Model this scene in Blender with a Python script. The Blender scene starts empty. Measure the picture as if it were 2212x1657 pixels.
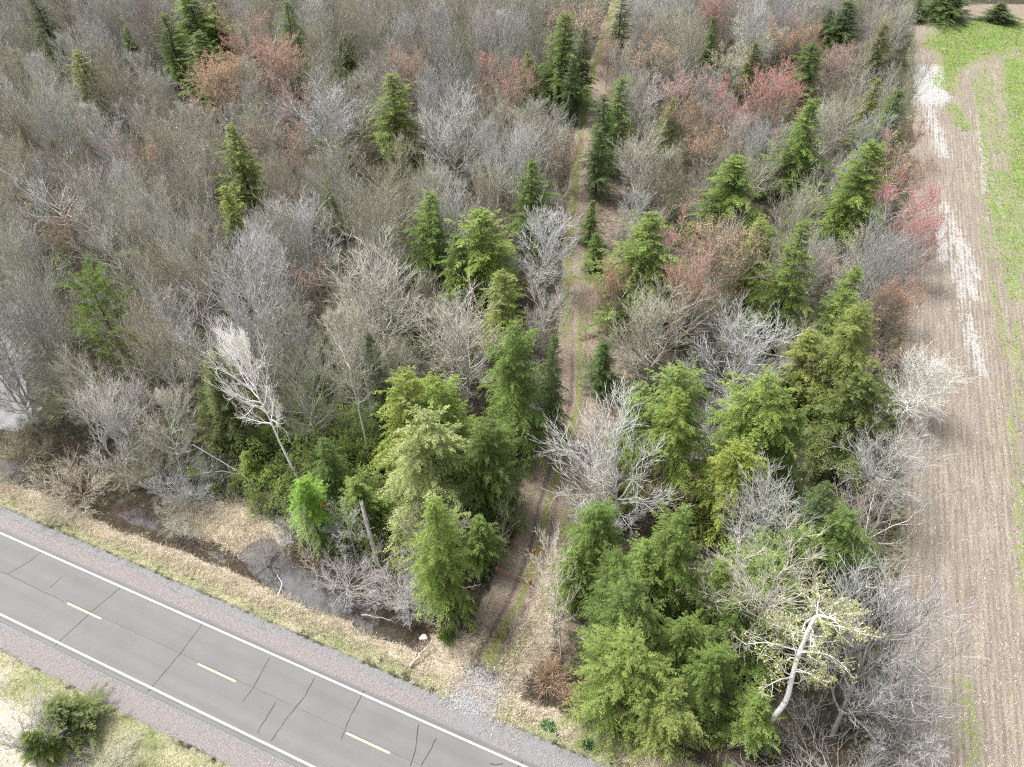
import bpy, math, random
import numpy as np
from mathutils import Vector, Matrix, Quaternion

# ------------------------------------------------------------------ camera, sky, sun, exposure
SC = bpy.context.scene
COL = SC.collection
cam_data = bpy.data.cameras.new("camera")
cam = bpy.data.objects.new("camera", cam_data)
COL.objects.link(cam)
cam.location = (0, 0, 62)
cam.rotation_euler = (math.radians(45), 0, 0)
cam_data.sensor_width = 36
cam_data.lens = 36 * 1534 / 2212
cam_data.clip_start = 0.5
cam_data.clip_end = 8000
SC.camera = cam

SUN_EL, SUN_AZ = 61.0, -62.0          # degrees; azimuth from +Y towards +X
world = bpy.data.worlds.new("World")
SC.world = world
world.use_nodes = True
wn = world.node_tree
bg = wn.nodes["Background"]
sky = wn.nodes.new("ShaderNodeTexSky")
sky.sky_type = 'NISHITA'
sky.sun_disc = False
sky.sun_elevation = math.radians(SUN_EL)
sky.sun_rotation = math.radians(SUN_AZ)
sky.air_density = 1.0
sky.dust_density = 5.0
sky.ozone_density = 1.0
hs = wn.nodes.new("ShaderNodeHueSaturation")   # cloud cover: the same sky with most of its blue gone
hs.inputs['Saturation'].default_value = 0.22
wn.links.new(sky.outputs[0], hs.inputs['Color'])
wn.links.new(hs.outputs[0], bg.inputs['Color'])
bg.inputs['Strength'].default_value = 0.127

sun_l = bpy.data.lights.new("sun", 'SUN')
sun = bpy.data.objects.new("sun", sun_l)
COL.objects.link(sun)
sun_l.energy = 2.35
sun_l.angle = math.radians(14)
sun_l.color = (1.0, 0.96, 0.9)
e, a = math.radians(SUN_EL), math.radians(SUN_AZ)
sdir = Vector((math.sin(a) * math.cos(e), math.cos(a) * math.cos(e), math.sin(e)))
sun.rotation_euler = sdir.to_track_quat('Z', 'Y').to_euler()
sun.location = sdir * 200

SC.view_settings.view_transform = 'Standard'
SC.view_settings.look = 'None'
SC.view_settings.gamma = 1.0
SC.view_settings.use_curve_mapping = False
SC.view_settings.exposure = 1.0
SC.render.engine = 'CYCLES'
SC.cycles.use_denoising = False
SC.cycles.pixel_filter_type = 'BLACKMAN_HARRIS'
SC.cycles.filter_width = 1.15
SC.cycles.max_bounces = 6
SC.cycles.diffuse_bounces = 3

RNG = np.random.default_rng(7)
random.seed(7)

# ------------------------------------------------------------------ helpers
def tag(o, label=None, cat=None, group=None, kind=None):
    if label: o['label'] = label
    if cat: o['category'] = cat
    if group: o['group'] = group
    if kind: o['kind'] = kind
    return o

def link(o, parent=None):
    COL.objects.link(o)
    if parent is not None: o.parent = parent
    return o

def mesh_np(name, verts, faces, mat=None, smooth=False, fa=None):
    """faces: int array (n,3) or (n,4), or a list of such arrays"""
    me = bpy.data.meshes.new(name)
    if not isinstance(faces, list): faces = [faces]
    faces = [f for f in faces if len(f)]
    verts = np.asarray(verts, dtype=np.float32)
    me.vertices.add(len(verts))
    me.vertices.foreach_set('co', verts.ravel())
    idx = np.concatenate([f.ravel() for f in faces]).astype(np.int32)
    tot = np.concatenate([np.full(len(f), f.shape[1], dtype=np.int32) for f in faces])
    start = np.concatenate([[0], np.cumsum(tot)[:-1]]).astype(np.int32)
    me.loops.add(len(idx)); me.loops.foreach_set('vertex_index', idx)
    me.polygons.add(len(tot)); me.polygons.foreach_set('loop_start', start)
    me.polygons.foreach_set('loop_total', tot)
    if smooth: me.polygons.foreach_set('use_smooth', np.ones(len(tot), dtype=bool))
    for k, v in (fa or {}).items():
        at_ = me.attributes.new(k, 'FLOAT', 'POINT')
        at_.data.foreach_set('value', np.asarray(v, dtype=np.float32))
    me.update(calc_edges=True)
    if mat: me.materials.append(mat)
    return me

def obj(name, me, parent=None):
    return link(bpy.data.objects.new(name, me), parent)

_P = RNG.random((256, 256))
def vnoise(x, y, sc, off=0):
    x = np.asarray(x) / sc + off * 17.3; y = np.asarray(y) / sc + off * 9.7
    xi = np.floor(x).astype(int); yi = np.floor(y).astype(int)
    fx = x - xi; fy = y - yi
    fx = fx * fx * (3 - 2 * fx); fy = fy * fy * (3 - 2 * fy)
    g = lambda i, j: _P[(xi + i) & 255, (yi + j) & 255]
    return (g(0,0)*(1-fx)+g(1,0)*fx)*(1-fy)+(g(0,1)*(1-fx)+g(1,1)*fx)*fy
def fbm(x, y, sc, off=0, n=3):
    r = 0; a_ = .5; tot = 0
    for i in range(n):
        r = r + a_ * vnoise(x, y, sc / 2**i, off + i * 3); tot += a_; a_ *= .5
    return r / tot
def sstep(a_, b_, x):
    k = np.clip((x - a_) / (b_ - a_), 0, 1)
    return k * k * (3 - 2 * k)

# ------------------------------------------------------------------ materials
def new_mat(name):
    m = bpy.data.materials.new(name); m.use_nodes = True
    nt = m.node_tree
    return m, nt, nt.nodes['Principled BSDF']

def N(nt, typ, **kw):
    n = nt.nodes.new(typ)
    for k, v in kw.items(): setattr(n, k, v)
    return n

def noise(nt, scale, detail=3, rough=.6, vec=None, dist=0):
    n = N(nt, 'ShaderNodeTexNoise')
    n.inputs['Scale'].default_value = scale; n.inputs['Detail'].default_value = detail
    n.inputs['Roughness'].default_value = rough; n.inputs['Distortion'].default_value = dist
    if vec is not None: nt.links.new(vec, n.inputs['Vector'])
    return n.outputs['Fac']

def ramp(nt, fac, stops):
    n = N(nt, 'ShaderNodeValToRGB')
    el = n.color_ramp.elements
    while len(el) < len(stops): el.new(.5)
    for e_, (p, c) in zip(el, stops):
        e_.position = p; e_.color = (*c, 1)
    nt.links.new(fac, n.inputs[0])
    return n.outputs[0]

def math_(nt, op, a_, b_=None, c_=None, clamp=False):
    n = N(nt, 'ShaderNodeMath', operation=op, use_clamp=clamp)
    for i, v in enumerate((a_, b_, c_)):
        if v is None: continue
        if isinstance(v, (int, float)): n.inputs[i].default_value = v
        else: nt.links.new(v, n.inputs[i])
    return n.outputs[0]

def mix(nt, fac, c1, c2, blend='MIX'):
    n = N(nt, 'ShaderNodeMix', data_type='RGBA', blend_type=blend)
    for i, v in ((0, fac), (6, c1), (7, c2)):
        if isinstance(v, (int, float)): n.inputs[i].default_value = v
        elif isinstance(v, tuple): n.inputs[i].default_value = (*v, 1)
        else: nt.links.new(v, n.inputs[i])
    return n.outputs[2]

def attr(nt, name):
    n = N(nt, 'ShaderNodeAttribute'); n.attribute_name = name
    return n.outputs['Fac']

def bump(nt, b, h, dist, strength=1):
    n = N(nt, 'ShaderNodeBump'); n.inputs['Distance'].default_value = dist
    n.inputs['Strength'].default_value = strength
    nt.links.new(h, n.inputs['Height']); nt.links.new(n.outputs[0], b.inputs['Normal'])

def position(nt):
    return N(nt, 'ShaderNodeNewGeometry').outputs['Position']

def make_terrain_mat():
    m, nt, b = new_mat('terrain')
    pos = position(nt)
    mp = N(nt, 'ShaderNodeMapping'); mp.inputs['Rotation'].default_value = (0, 0, math.radians(22.36))
    nt.links.new(pos, mp.inputs['Vector'])
    row = N(nt, 'ShaderNodeMapping'); row.inputs['Scale'].default_value = (1, .07, 1)
    nt.links.new(mp.outputs[0], row.inputs['Vector'])
    row = row.outputs[0]
    fine = noise(nt, 7, 4, .75, pos)
    med = noise(nt, 1.6, 4, .7, pos)
    coarse = noise(nt, .28, 3, .6, pos)
    sx = N(nt, 'ShaderNodeSeparateXYZ'); nt.links.new(mp.outputs[0], sx.inputs[0])
    drill = math_(nt, 'SINE', math_(nt, 'MULTIPLY_ADD', sx.outputs[0], 2*math.pi/.52, math_(nt, 'MULTIPLY', noise(nt, .4, 2, .5, row), 5)))
    rowf = math_(nt, 'MULTIPLY_ADD', drill, .06, noise(nt, 2.2, 3, .7, row))
    rowc = noise(nt, .7, 3, .6, row)
    vf = noise(nt, 16, 2, .8, pos)
    def col(f, a_, b_, c_): return ramp(nt, f, [(.3, a_), (.5, b_), (.7, c_)])
    c = col(med, (.026, .023, .017), (.052, .046, .034), (.10, .088, .069))
    def layer(c, name, cc, nz, amp=1.1, sharp=3.0):
        f = math_(nt, 'SUBTRACT', nz, .5)
        f = math_(nt, 'MULTIPLY_ADD', f, amp, attr(nt, name))
        f = math_(nt, 'MULTIPLY_ADD', math_(nt, 'SUBTRACT', f, .5), sharp, .5, clamp=True)
        return mix(nt, f, c, cc)
    mud = col(fine, (.032, .026, .020), (.075, .058, .042), (.15, .122, .09))
    c = layer(c, 'mud', mud, med)
    leaf = col(fine, (.12, .096, .075), (.225, .182, .145), (.38, .32, .26))
    c = layer(c, 'leaf', leaf, med)
    dry = col(fine, (.29, .25, .19), (.48, .43, .345), (.68, .62, .52))
    c = layer(c, 'dry', dry, med)
    gr = mix(nt, math_(nt, 'MULTIPLY_ADD', math_(nt, 'SUBTRACT', coarse, .5), 2.6, .42, clamp=True),
             col(fine, (.21, .188, .115), (.36, .33, .22), (.53, .49, .36)),
             col(fine, (.095, .125, .045), (.185, .22, .092), (.31, .335, .175)))
    c = layer(c, 'grass', gr, med)
    tg = col(fine, (.09, .105, .03), (.17, .185, .065), (.27, .28, .13))
    c = layer(c, 'tgreen', tg, med)
    rut = col(fine, (.06, .05, .041), (.11, .092, .077), (.17, .146, .124))
    c = layer(c, 'rut', rut, med, .8, 2)
    pale = col(fine, (.14, .115, .088), (.245, .205, .165), (.38, .33, .27))
    c = layer(c, 'paletrack', pale, med, .9, 2)
    # field: soil and chopped residue along the drill rows
    soil = mix(nt, math_(nt, 'MULTIPLY_ADD', math_(nt, 'SUBTRACT', rowf, .5), 3.6, .5, clamp=True),
               col(vf, (.095, .075, .06), (.18, .148, .12), (.33, .285, .24)),
               col(vf, (.16, .132, .106), (.31, .265, .22), (.52, .465, .41)))
    soil = mix(nt, math_(nt, 'MULTIPLY_ADD', math_(nt, 'SUBTRACT', rowc, .5), 2.0, .25, clamp=True), soil,
               col(vf, (.11, .092, .076), (.20, .172, .148), (.34, .30, .27)))
    c = layer(c, 'field', soil, med, .8, 3)
    fw = col(vf, (.19, .175, .165), (.40, .39, .385), (.74, .74, .74))
    c = layer(c, 'fwhite', fw, math_(nt, 'MULTIPLY_ADD', med, .5, math_(nt, 'MULTIPLY', rowf, .5)), 3.6, 2.2)
    fg = mix(nt, math_(nt, 'MULTIPLY_ADD', math_(nt, 'SUBTRACT', coarse, .5), 3, .35, clamp=True), col(fine, (.09, .14, .03), (.165, .245, .06), (.27, .34, .13)), col(fine, (.13, .14, .06), (.23, .245, .11), (.35, .36, .21)))
    c = layer(c, 'fgreen', fg, math_(nt, 'MULTIPLY_ADD', med, .6, math_(nt, 'MULTIPLY', rowf, .4)), 4.4, 2.4)
    gp = col(vf, (.145, .128, .127), (.235, .212, .21), (.35, .325, .32))
    c = layer(c, 'gpink', gp, med, .7, 2.5)
    gg = col(vf, (.13, .128, .132), (.215, .212, .22), (.34, .338, .345))
    c = layer(c, 'ggrey', gg, med, .8, 2.5)
    st = col(vf, (.08, .08, .088), (.22, .22, .235), (.48, .48, .50))
    c = layer(c, 'stone', st, med, .9, 3)
    nt.links.new(c, b.inputs['Base Color'])
    b.inputs['Roughness'].default_value = .95
    b.inputs['Specular IOR Level'].default_value = .15
    bump(nt, b, math_(nt, 'ADD', fine, math_(nt, 'MULTIPLY', med, 1.5)), .12, .8)
    return m
TERRAIN = make_terrain_mat()

def make_asphalt():
    m, nt, b = new_mat('asphalt')
    pos = position(nt)
    mp = N(nt, 'ShaderNodeMapping'); mp.inputs['Rotation'].default_value = (0, 0, math.radians(22.36))
    nt.links.new(pos, mp.inputs['Vector'])
    st = N(nt, 'ShaderNodeMapping'); st.inputs['Scale'].default_value = (.03, 1, 1)
    nt.links.new(mp.outputs[0], st.inputs['Vector'])
    f1 = noise(nt, 1.1, 3, .6, st.outputs[0])
    f2 = noise(nt, 30, 2, .8, pos)
    f3 = noise(nt, .35, 3, .6, pos)
    c = ramp(nt, f1, [(.3, (.12, .119, .119)), (.7, (.155, .153, .151))])
    sp = N(nt, 'ShaderNodeSeparateXYZ'); nt.links.new(mp.outputs[0], sp.inputs[0])
    wv = math_(nt, 'MULTIPLY_ADD', math_(nt, 'SINE', math_(nt, 'MULTIPLY_ADD', sp.outputs[1], 3.7, .6)), .5, .5)
    c = mix(nt, math_(nt, 'MULTIPLY', math_(nt, 'MULTIPLY', wv, noise(nt, .6, 3, .6, st.outputs[0])), .45), c, (.185, .184, .182))
    patch = math_(nt, 'MULTIPLY_ADD', math_(nt, 'SUBTRACT', noise(nt, .9, 5, .75, pos), .63), 7, 0, clamp=True)
    c = mix(nt, math_(nt, 'MULTIPLY', patch, .35), c, (.09, .09, .09))
    c = mix(nt, .30, c, ramp(nt, f2, [(.3, (.085, .085, .085)), (.7, (.24, .24, .24))]))
    c = mix(nt, .25, c, ramp(nt, f3, [(.3, (.12, .12, .12)), (.7, (.19, .187, .184))]))
    nt.links.new(c, b.inputs['Base Color'])
    b.inputs['Roughness'].default_value = .85
    bump(nt, b, f2, .01, .5)
    return m
ASPHALT = make_asphalt()

def simple_mat(name, c1, c2, scale=6, rough=.8, bumpd=0.0, vec_obj=False):
    m, nt, b = new_mat(name)
    f = noise(nt, scale, 3, .7, position(nt))
    nt.links.new(ramp(nt, f, [(.3, c1), (.7, c2)]), b.inputs['Base Color'])
    b.inputs['Roughness'].default_value = rough
    b.inputs['Specular IOR Level'].default_value = .25
    if bumpd: bump(nt, b, f, bumpd)
    return m
WHITE_PAINT = simple_mat('white_paint', (.50, .50, .495), (.86, .86, .85), 14, .6)
YELLOW_PAINT = simple_mat('yellow_paint', (.62, .53, .22), (.80, .72, .38), 9, .6)
CRACK = simple_mat('crack_sealant', (.03, .03, .032), (.055, .055, .058), 5, .6)
JOINT = simple_mat('worn_joint', (.07, .07, .07), (.11, .11, .11), 3, .8)

def water_mat(name, base, base2, spec):
    m, nt, b = new_mat(name)
    f = noise(nt, .5, 4, .6, position(nt))
    nt.links.new(ramp(nt, f, [(.35, base), (.65, base2)]), b.inputs['Base Color'])
    b.inputs['Roughness'].default_value = .06
    b.inputs['IOR'].default_value = 1.33
    b.inputs['Specular IOR Level'].default_value = spec
    bump(nt, b, noise(nt, 1.5, 2, .5, position(nt)), .01, .4)
    return m
WATER = water_mat('ditch_water', (.030, .025, .019), (.075, .075, .079), 1.0)
POND = water_mat('pond_water', (.11, .11, .115), (.21, .21, .22), 1.0)  # pale grey base: the bright sky's reflection painted into the water colour
DARKW = water_mat('clear_brown_water', (.022, .016, .009), (.035, .026, .015), .5)
STREAM = water_mat('stream_water', (.035, .032, .036), (.065, .06, .068), .8)

def object_color(nt):
    return N(nt, 'ShaderNodeObjectInfo').outputs['Color']

def make_bark(name, marks):
    m, nt, b = new_mat(name)
    tc = N(nt, 'ShaderNodeTexCoord').outputs['Object']
    mp = N(nt, 'ShaderNodeMapping'); mp.inputs['Scale'].default_value = (1, 1, .35) if not marks else (.35, .35, 2.2)
    nt.links.new(tc, mp.inputs['Vector'])
    f = noise(nt, 5 if not marks else 3, 4, .7, mp.outputs[0])
    k = ramp(nt, f, [(.3, (.55, .55, .55)), (.62, (1.15, 1.13, 1.1))] if not marks else
             [(.33, (.16, .15, .14)), (.42, (1.0, 1.0, 1.0)), (.8, (1.1, 1.1, 1.1))])
    nt.links.new(mix(nt, 1.0, object_color(nt), k, 'MULTIPLY'), b.inputs['Base Color'])
    b.inputs['Roughness'].default_value = .9
    b.inputs['Specular IOR Level'].default_value = .2
    if not marks: bump(nt, b, f, .03, .6)
    return m
BARK = make_bark('bark', False)
WHITE_BARK = make_bark('white_bark', True)

def make_twig():
    m, nt, b = new_mat('twigs')
    k = N(nt, 'ShaderNodeMapRange'); nt.links.new(attr(nt, 'rnd'), k.inputs[0])
    k.inputs[3].default_value = .62; k.inputs[4].default_value = 1.38
    nt.links.new(mix(nt, 1.0, object_color(nt), k.outputs[0], 'MULTIPLY'), b.inputs['Base Color'])
    b.inputs['Roughness'].default_value = .75
    b.inputs['Specular IOR Level'].default_value = .3
    return m
TWIG = make_twig()

def make_leaf(name, trans, tip):
    m, nt, b = new_mat(name)
    rnd = attr(nt, 'rnd'); tp = attr(nt, 'tip')
    k = N(nt, 'ShaderNodeMapRange'); nt.links.new(rnd, k.inputs[0])
    k.inputs[3].default_value = .48; k.inputs[4].default_value = 1.48
    c = mix(nt, 1.0, object_color(nt), k.outputs[0], 'MULTIPLY')
    hsv = N(nt, 'ShaderNodeHueSaturation')
    nt.links.new(c, hsv.inputs['Color'])
    hsv.inputs['Hue'].default_value = .487; hsv.inputs['Saturation'].default_value = .9; hsv.inputs['Value'].default_value = tip
    c = mix(nt, tp, c, hsv.outputs[0])        # young growth at the shoot ends is paler
    nt.links.new(c, b.inputs['Base Color'])
    b.inputs['Roughness'].default_value = .6
    b.inputs['Specular IOR Level'].default_value = .3
    tr = N(nt, 'ShaderNodeBsdfTranslucent'); nt.links.new(c, tr.inputs['Color'])
    mx = N(nt, 'ShaderNodeMixShader'); mx.inputs[0].default_value = trans
    nt.links.new(b.outputs[0], mx.inputs[1]); nt.links.new(tr.outputs[0], mx.inputs[2])
    out = nt.nodes['Material Output']; nt.links.new(mx.outputs[0], out.inputs['Surface'])
    return m
NEEDLE = make_leaf('evergreen_sprays', .36, 1.75)
BUD = make_leaf('buds', .35, 1.15)
BLADE = make_leaf('dry_blades', .35, 1.15)

# ------------------------------------------------------------------ terrain
PX, PY = -13.628, 21.046                    # a point on the road's centre line
DX, DY = .9248, -.3804                      # along the road; (NX, NY) across it, away from the camera
NX, NY = .3804, .9248
def ST(x, y):
    return (x-PX)*DX+(y-PY)*DY, (x-PX)*NX+(y-PY)*NY
def XY(s, t):
    return PX+s*DX+t*NX, PY+s*DY+t*NY
TRACK = np.array([(-3.2,22.5),(-2.1,27.3),(-.8,30.4),(.7,33.3),(1.9,36.5),(2.9,39.6),(3.6,43.7),(4.8,48.2),(6.6,54.3),(8.1,59.5),(9.2,73.3),(11.1,95.8),(13.5,118.2),(16.6,141.3),(20.9,165.7),(28.7,203.9),(40,250)])
def track_dist(x, y):
    """signed sideways distance (right positive) from the middle of the track"""
    best = np.full(np.shape(x), 1e9); sgn = np.zeros(np.shape(x))
    for (ax, ay), (bx, by) in zip(TRACK[:-1], TRACK[1:]):
        dx, dy = bx-ax, by-ay; L2 = dx*dx+dy*dy
        k = np.clip(((x-ax)*dx+(y-ay)*dy)/L2, 0, 1)
        d = np.hypot(x-ax-k*dx, y-ay-k*dy)
        cr = ((x-ax)*dy-(y-ay)*dx)/math.sqrt(L2)
        m_ = d < best
        best = np.where(m_, d, best); sgn = np.where(m_, np.sign(cr), sgn)
    return best*sgn
def poly_sd(x, y, poly):
    """signed distance to a polygon, inside positive"""
    p = np.array(poly); q = np.roll(p, -1, 0)
    d = np.full(np.shape(x), 1e9); ins = np.zeros(np.shape(x), bool)
    for (ax, ay), (bx, by) in zip(p, q):
        dx, dy = bx-ax, by-ay
        k = np.clip(((x-ax)*dx+(y-ay)*dy)/(dx*dx+dy*dy+1e-9), 0, 1)
        d = np.minimum(d, np.hypot(x-ax-k*dx, y-ay-k*dy))
        c = (ay > y) != (by > y)
        with np.errstate(divide='ignore', invalid='ignore'):
            xi = (bx-ax)*(y-ay)/(by-ay+1e-12)+ax
        ins ^= c & (x < xi)
    return np.where(ins, d, -d)
POOLS = [([(-27.99, 38.64), (-27.29, 39.88), (-26.13, 40.55), (-24.53, 40.21), (-23.18, 38.91), (-21.12, 37.58), (-18.74, 36.04), (-16.62, 34.29), (-15.05, 32.85), (-14.63, 31.53), (-16.15, 31.53), (-18.25, 32.28), (-20.67, 33.32), (-22.92, 34.39), (-25.32, 35.89)], 0.35), ([(-15.43, 31.67), (-13.32, 31.53), (-11.11, 31.21), (-8.73, 31.3), (-7.38, 30.76), (-7.5, 29.54), (-9.16, 29.1), (-11.56, 29.63), (-13.77, 30.17)], 0.45), ([(-41.74, 43.51), (-40.56, 44.28), (-38.13, 43.69), (-34.94, 42.24), (-31.55, 39.88), (-28.68, 38.11), (-29.0, 37.58), (-32.28, 39.18), (-35.1, 40.55), (-37.82, 41.5), (-40.07, 42.35)], 0.12), ([(-61.86, 50.25), (-58.03, 50.92), (-55.15, 51.25), (-53.99, 49.72), (-53.87, 47.97), (-56.36, 47.66), (-60.1, 47.03)], 0.5), ([(-83.7, 80.52), (-72.82, 77.4), (-68.73, 74.4), (-63.96, 67.89), (-60.32, 61.96), (-57.62, 57.3), (-57.98, 55.09), (-63.22, 54.73), (-73.27, 58.81)], 0.3), ([(-37.15, 51.25), (-35.57, 52.97), (-33.2, 51.25), (-31.85, 49.26), (-34.23, 48.62), (-36.35, 49.59)], 0.2), ([(-20.78, 45.48), (-19.36, 45.91), (-18.18, 44.88), (-18.72, 43.69), (-20.15, 43.98)], 0.2)]
WATERS = [('ditch_water',0,WATER),('ditch_water',1,DARKW),('ditch_water',2,WATER),('stream',3,STREAM),('pond',4,POND),('swamp_water',5,STREAM),('swamp_water',6,STREAM)]

WZ = -1.12
def height(x, y):
    x = np.asarray(x, float); y = np.asarray(y, float)
    s, t = ST(x, y)
    z = np.interp(t, [-80,-30,-14,-9,-6,-3.7,3.7,5.8,8.2,10.2,14,20,500], [-1.2,-1,-.95,-.8,-.16,-.07,-.07,-.13,-.75,-1.0,-.85,-.75,-.75])
    td = track_dist(x, y)
    fill = np.exp(-(td/3.6)**4) * sstep(30, 18, t) * (t > 3)
    zt = -.12 - .35*sstep(6, 22, t)
    z = z*(1-fill)+zt*fill
    f = sstep(40, 44, s)*(t > 6)
    z = z*(1-f)-.45*f
    rough = sstep(7, 12, np.abs(t)) * (1-f) * (1-.8*np.exp(-(td/2.2)**4))
    z = z + rough*((fbm(x, y, 5, 1)-.5)*.7+(fbm(x, y, 1.1, 4, 2)-.5)*.35)
    z = z - .09*np.exp(-((np.abs(td)-.85)/.28)**2)*sstep(7, 10, t)*(t < 60)
    for pl, dp in POOLS:
        sd = poly_sd(x, y, pl)+ (fbm(x, y, 2.2, 8)-.5)*1.4
        k = sstep(-1.2, .5, sd)
        z = z*(1-k)+np.minimum(z, WZ-dp*sstep(-.1, 1.2, sd))*k
    return z

def build_terrain():
    xs = np.concatenate([[-3000,-1200,-500,-300,-220], np.arange(-180, -70, 1.0), np.arange(-70, 72, .36), np.arange(72, 180, 1.0), [220,300,500,1200,3000]])
    ys = np.concatenate([[-1500,-500,-150,-50,-15,0], np.arange(6, 75, .32), np.arange(75, 130, .6), np.arange(130, 232, 1.0), [240,260,300,400,600,1000,1800,4000]])
    X, Y = np.meshgrid(xs, ys)
    Z = height(X, Y)
    s, t = ST(X, Y); td = track_dist(X, Y)
    n1 = fbm(X, Y, 3.0, 2)-.5; n2 = fbm(X, Y, 9, 5)-.5; n3 = fbm(X, Y, 1.2, 9)-.5
    A = {}
    north = t > 0
    at_ = np.abs(t)
    band = lambda v, a_, b_, w: sstep(a_-w, a_+w, v)*(1-sstep(b_-w, b_+w, v))
    edge = 5.75+n3*.5
    A['gpink'] = band(at_, 3.2, np.where(north, 5.05+n1*.6, 5.7+n3*.4), .35)*1.05
    A['ggrey'] = np.where(north, band(at_, 4.95+n1*.5, edge, .22)+.55*sstep(2, 9, s)*band(at_, 3.5, 5.8, .3), .55*band(at_, 3.2, 4.1, .4))
    A['ggrey'] = np.clip(A['ggrey']+.45*band(at_, 3.3, 3.95, .25), 0, 1)
    A['grass'] = np.where(north, band(at_, edge, 7.5+n2*2.2+n3*1.0, .5), band(at_, 5.5+n3*.5, 9.5+n2*4, .7))*(.8+1.3*n3)
    drw = 8.7+n2*1.6+n1*1.2
    straw = np.exp(-(((s+22.0)/6.6)**2+((t-12.6)/3.3)**2)**2)
    A['dry'] = np.where(north, np.maximum(band(at_, 6.9, drw, .6)*(.55+.5*sstep(12, -12, s)+.5*sstep(10, 14, s)), straw*1.1), band(at_, 6.2+n1*2, 13, 1.5)*.8)
    A['dry'] = np.maximum(A['dry'], .75*band(td, 1.3, 4.4+n1*2, .8)*band(t, 6, 24, 2))
    A['dry'] = np.maximum(A['dry'], .72*band(-td, 1.5, 6+n1*2, .9)*band(t, 6.5, 12, 1.5))
    A['mud'] = np.where(north, band(at_, drw-.3, 15+n2*6, .9)*(1-straw)*.9, 0)*(s < 40)
    wet = band(t, 8.9+n1, 10.7+n2*1.5, .45)*band(s, -47, -15, 2)
    A['mud'] = np.maximum(A['mud'], wet*1.1); A['dry'] = A['dry']*(1-.9*wet)
    A['mud'] = np.maximum(A['mud'], .28*(at_ > 3)*(np.exp(-((t+4.8)/.16)**2)*(n3 > -.05)))
    A['leaf'] = np.maximum(band(np.abs(td+.4), -1, 2.7+n1*1.4, .6), .55*band(td, -1, 7+n1*4, 2))*sstep(7, 12, t)
    A['tgreen'] = (np.exp(-((td-.05)/.5)**2)*band(t, 8, 62, 4)*.8 + np.exp(-((td+1.9)/.7)**2)*sstep(46, 60, t)*.95 + .6*np.exp(-((td-2.2)/.7)**2)*band(t, 8, 30, 3)+.5*band(np.abs(td), -1, 2.2, .5)*band(t, 6.5, 13, 2))
    A['rut'] = np.maximum(np.exp(-((td+.85)/.3)**2)*(t < 66), .8*np.exp(-((td-.85)/.28)**2)*(t < 60))*sstep(7.4, 9.5, t)*.85
    A['paletrack'] = np.exp(-((td+.7)/.55)**2)*sstep(44, 60, t)*.9
    fe = 42.0+n2*1.6+n1*1.0
    fld = sstep(fe-.8, fe+.8, s)*(t > 5)*(1-sstep(194, 198, Y+n2*4))
    A['field'] = fld
    fgm = np.zeros_like(X); fwm = np.zeros_like(X)
    for kd, ax, ay, bx, by, w_, st_ in [(0, 114.5, 166.7, 87.0, 107.7, 2.8, 0.95), (0, 122.6, 175.3, 90.5, 107.7, 5, 0.8), (0, 101.2, 156.3, 78.4, 100.5, 1.0, 0.7), (0, 80.4, 106.2, 71.8, 79.9, 1.8, 0.68), (0, 86.1, 114.0, 77.1, 88.9, 3, 0.72), (0, 90.0, 142.2, 88.1, 132.9, 1.6, 0.8), (0, 68.4, 73.8, 60.8, 56.8, 1.0, 0.5), (0, 62.0, 62.3, 52.6, 41.9, 0.7, 0.45), (0, 68.5, 79.9, 63.7, 66.5, 0.7, 0.55), (0, 39.5, 25.2, 37.5, 18.6, 1.0, 0.45), (0, 57.4, 49.9, 49.2, 33.1, 1.2, 0.45), (0, 105.6, 161.4, 90.2, 122.5, 1.6, 0.55), (0, 75.5, 99.1, 68.5, 79.9, 0.6, 0.5), (1, 90.9, 161.9, 86.5, 145.6, 2.6, 1.2825), (1, 95.3, 162.7, 89.1, 145.6, 1.6, 1.1875), (1, 85.7, 145.6, 79.2, 121.6, 1.5, 0.6068), (1, 72.0, 104.7, 65.5, 79.9, 0.9, 0.656), (1, 66.5, 88.9, 59.3, 64.8, 1.1, 0.5412), (1, 94.9, 142.2, 80.4, 107.7, 0.55, 0.738), (1, 86.8, 122.5, 79.9, 100.5, 0.7, 0.738), (1, 77.6, 100.5, 72.1, 79.9, 0.9, 0.574), (1, 68.8, 99.1, 65.3, 88.9, 1.4, 0.697), (1, 70.9, 96.4, 67.9, 84.2, 1.0, 0.574)]:
        dx_, dy_ = bx-ax, by-ay
        k_ = np.clip(((X-ax)*dx_+(Y-ay)*dy_)/(dx_*dx_+dy_*dy_), 0, 1)
        d_ = np.hypot(X-ax-k_*dx_, Y-ay-k_*dy_)*(1+n3*.8)
        g_ = st_*np.exp(-(d_/w_)**2)
        if kd == 0: fgm = np.maximum(fgm, g_)
        else: fwm = np.maximum(fwm, g_)
    fgm = np.maximum(fgm, sstep(-3, 5, poly_sd(X, Y, [(105.7, 192.7), (117.8, 194.7), (130.7, 194.1), (152.8, 193.7), (138.7, 170.1), (119.4, 171.8), (112.9, 169.0), (103.0, 161.4), (93.7, 149.5), (91.0, 150.9), (96.4, 169.5)])+n2*10)*1.0)
    fgm = np.maximum(fgm, .20*sstep(10, 24, s-42.5)*sstep(30, 60, t))

    A['fgreen'] = np.clip(fgm, 0, 1)*fld; A['fwhite'] = np.clip(fwm, 0, 1)*fld
    A['grass'] = np.maximum(A['grass'], .45*band(s, fe-1.8, fe+.7, .6)*(t > 8)*(n2 > -.1))
    A['leaf'] = np.maximum(A['leaf'], band(Y, 194, 206, 1.5)*(s > 38)*.8)
    A['stone'] = np.exp(-(((s-8.6-.15*(t-7.5))/2.0)**4+((t-7.6)/1.9)**4))*1.0
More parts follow.
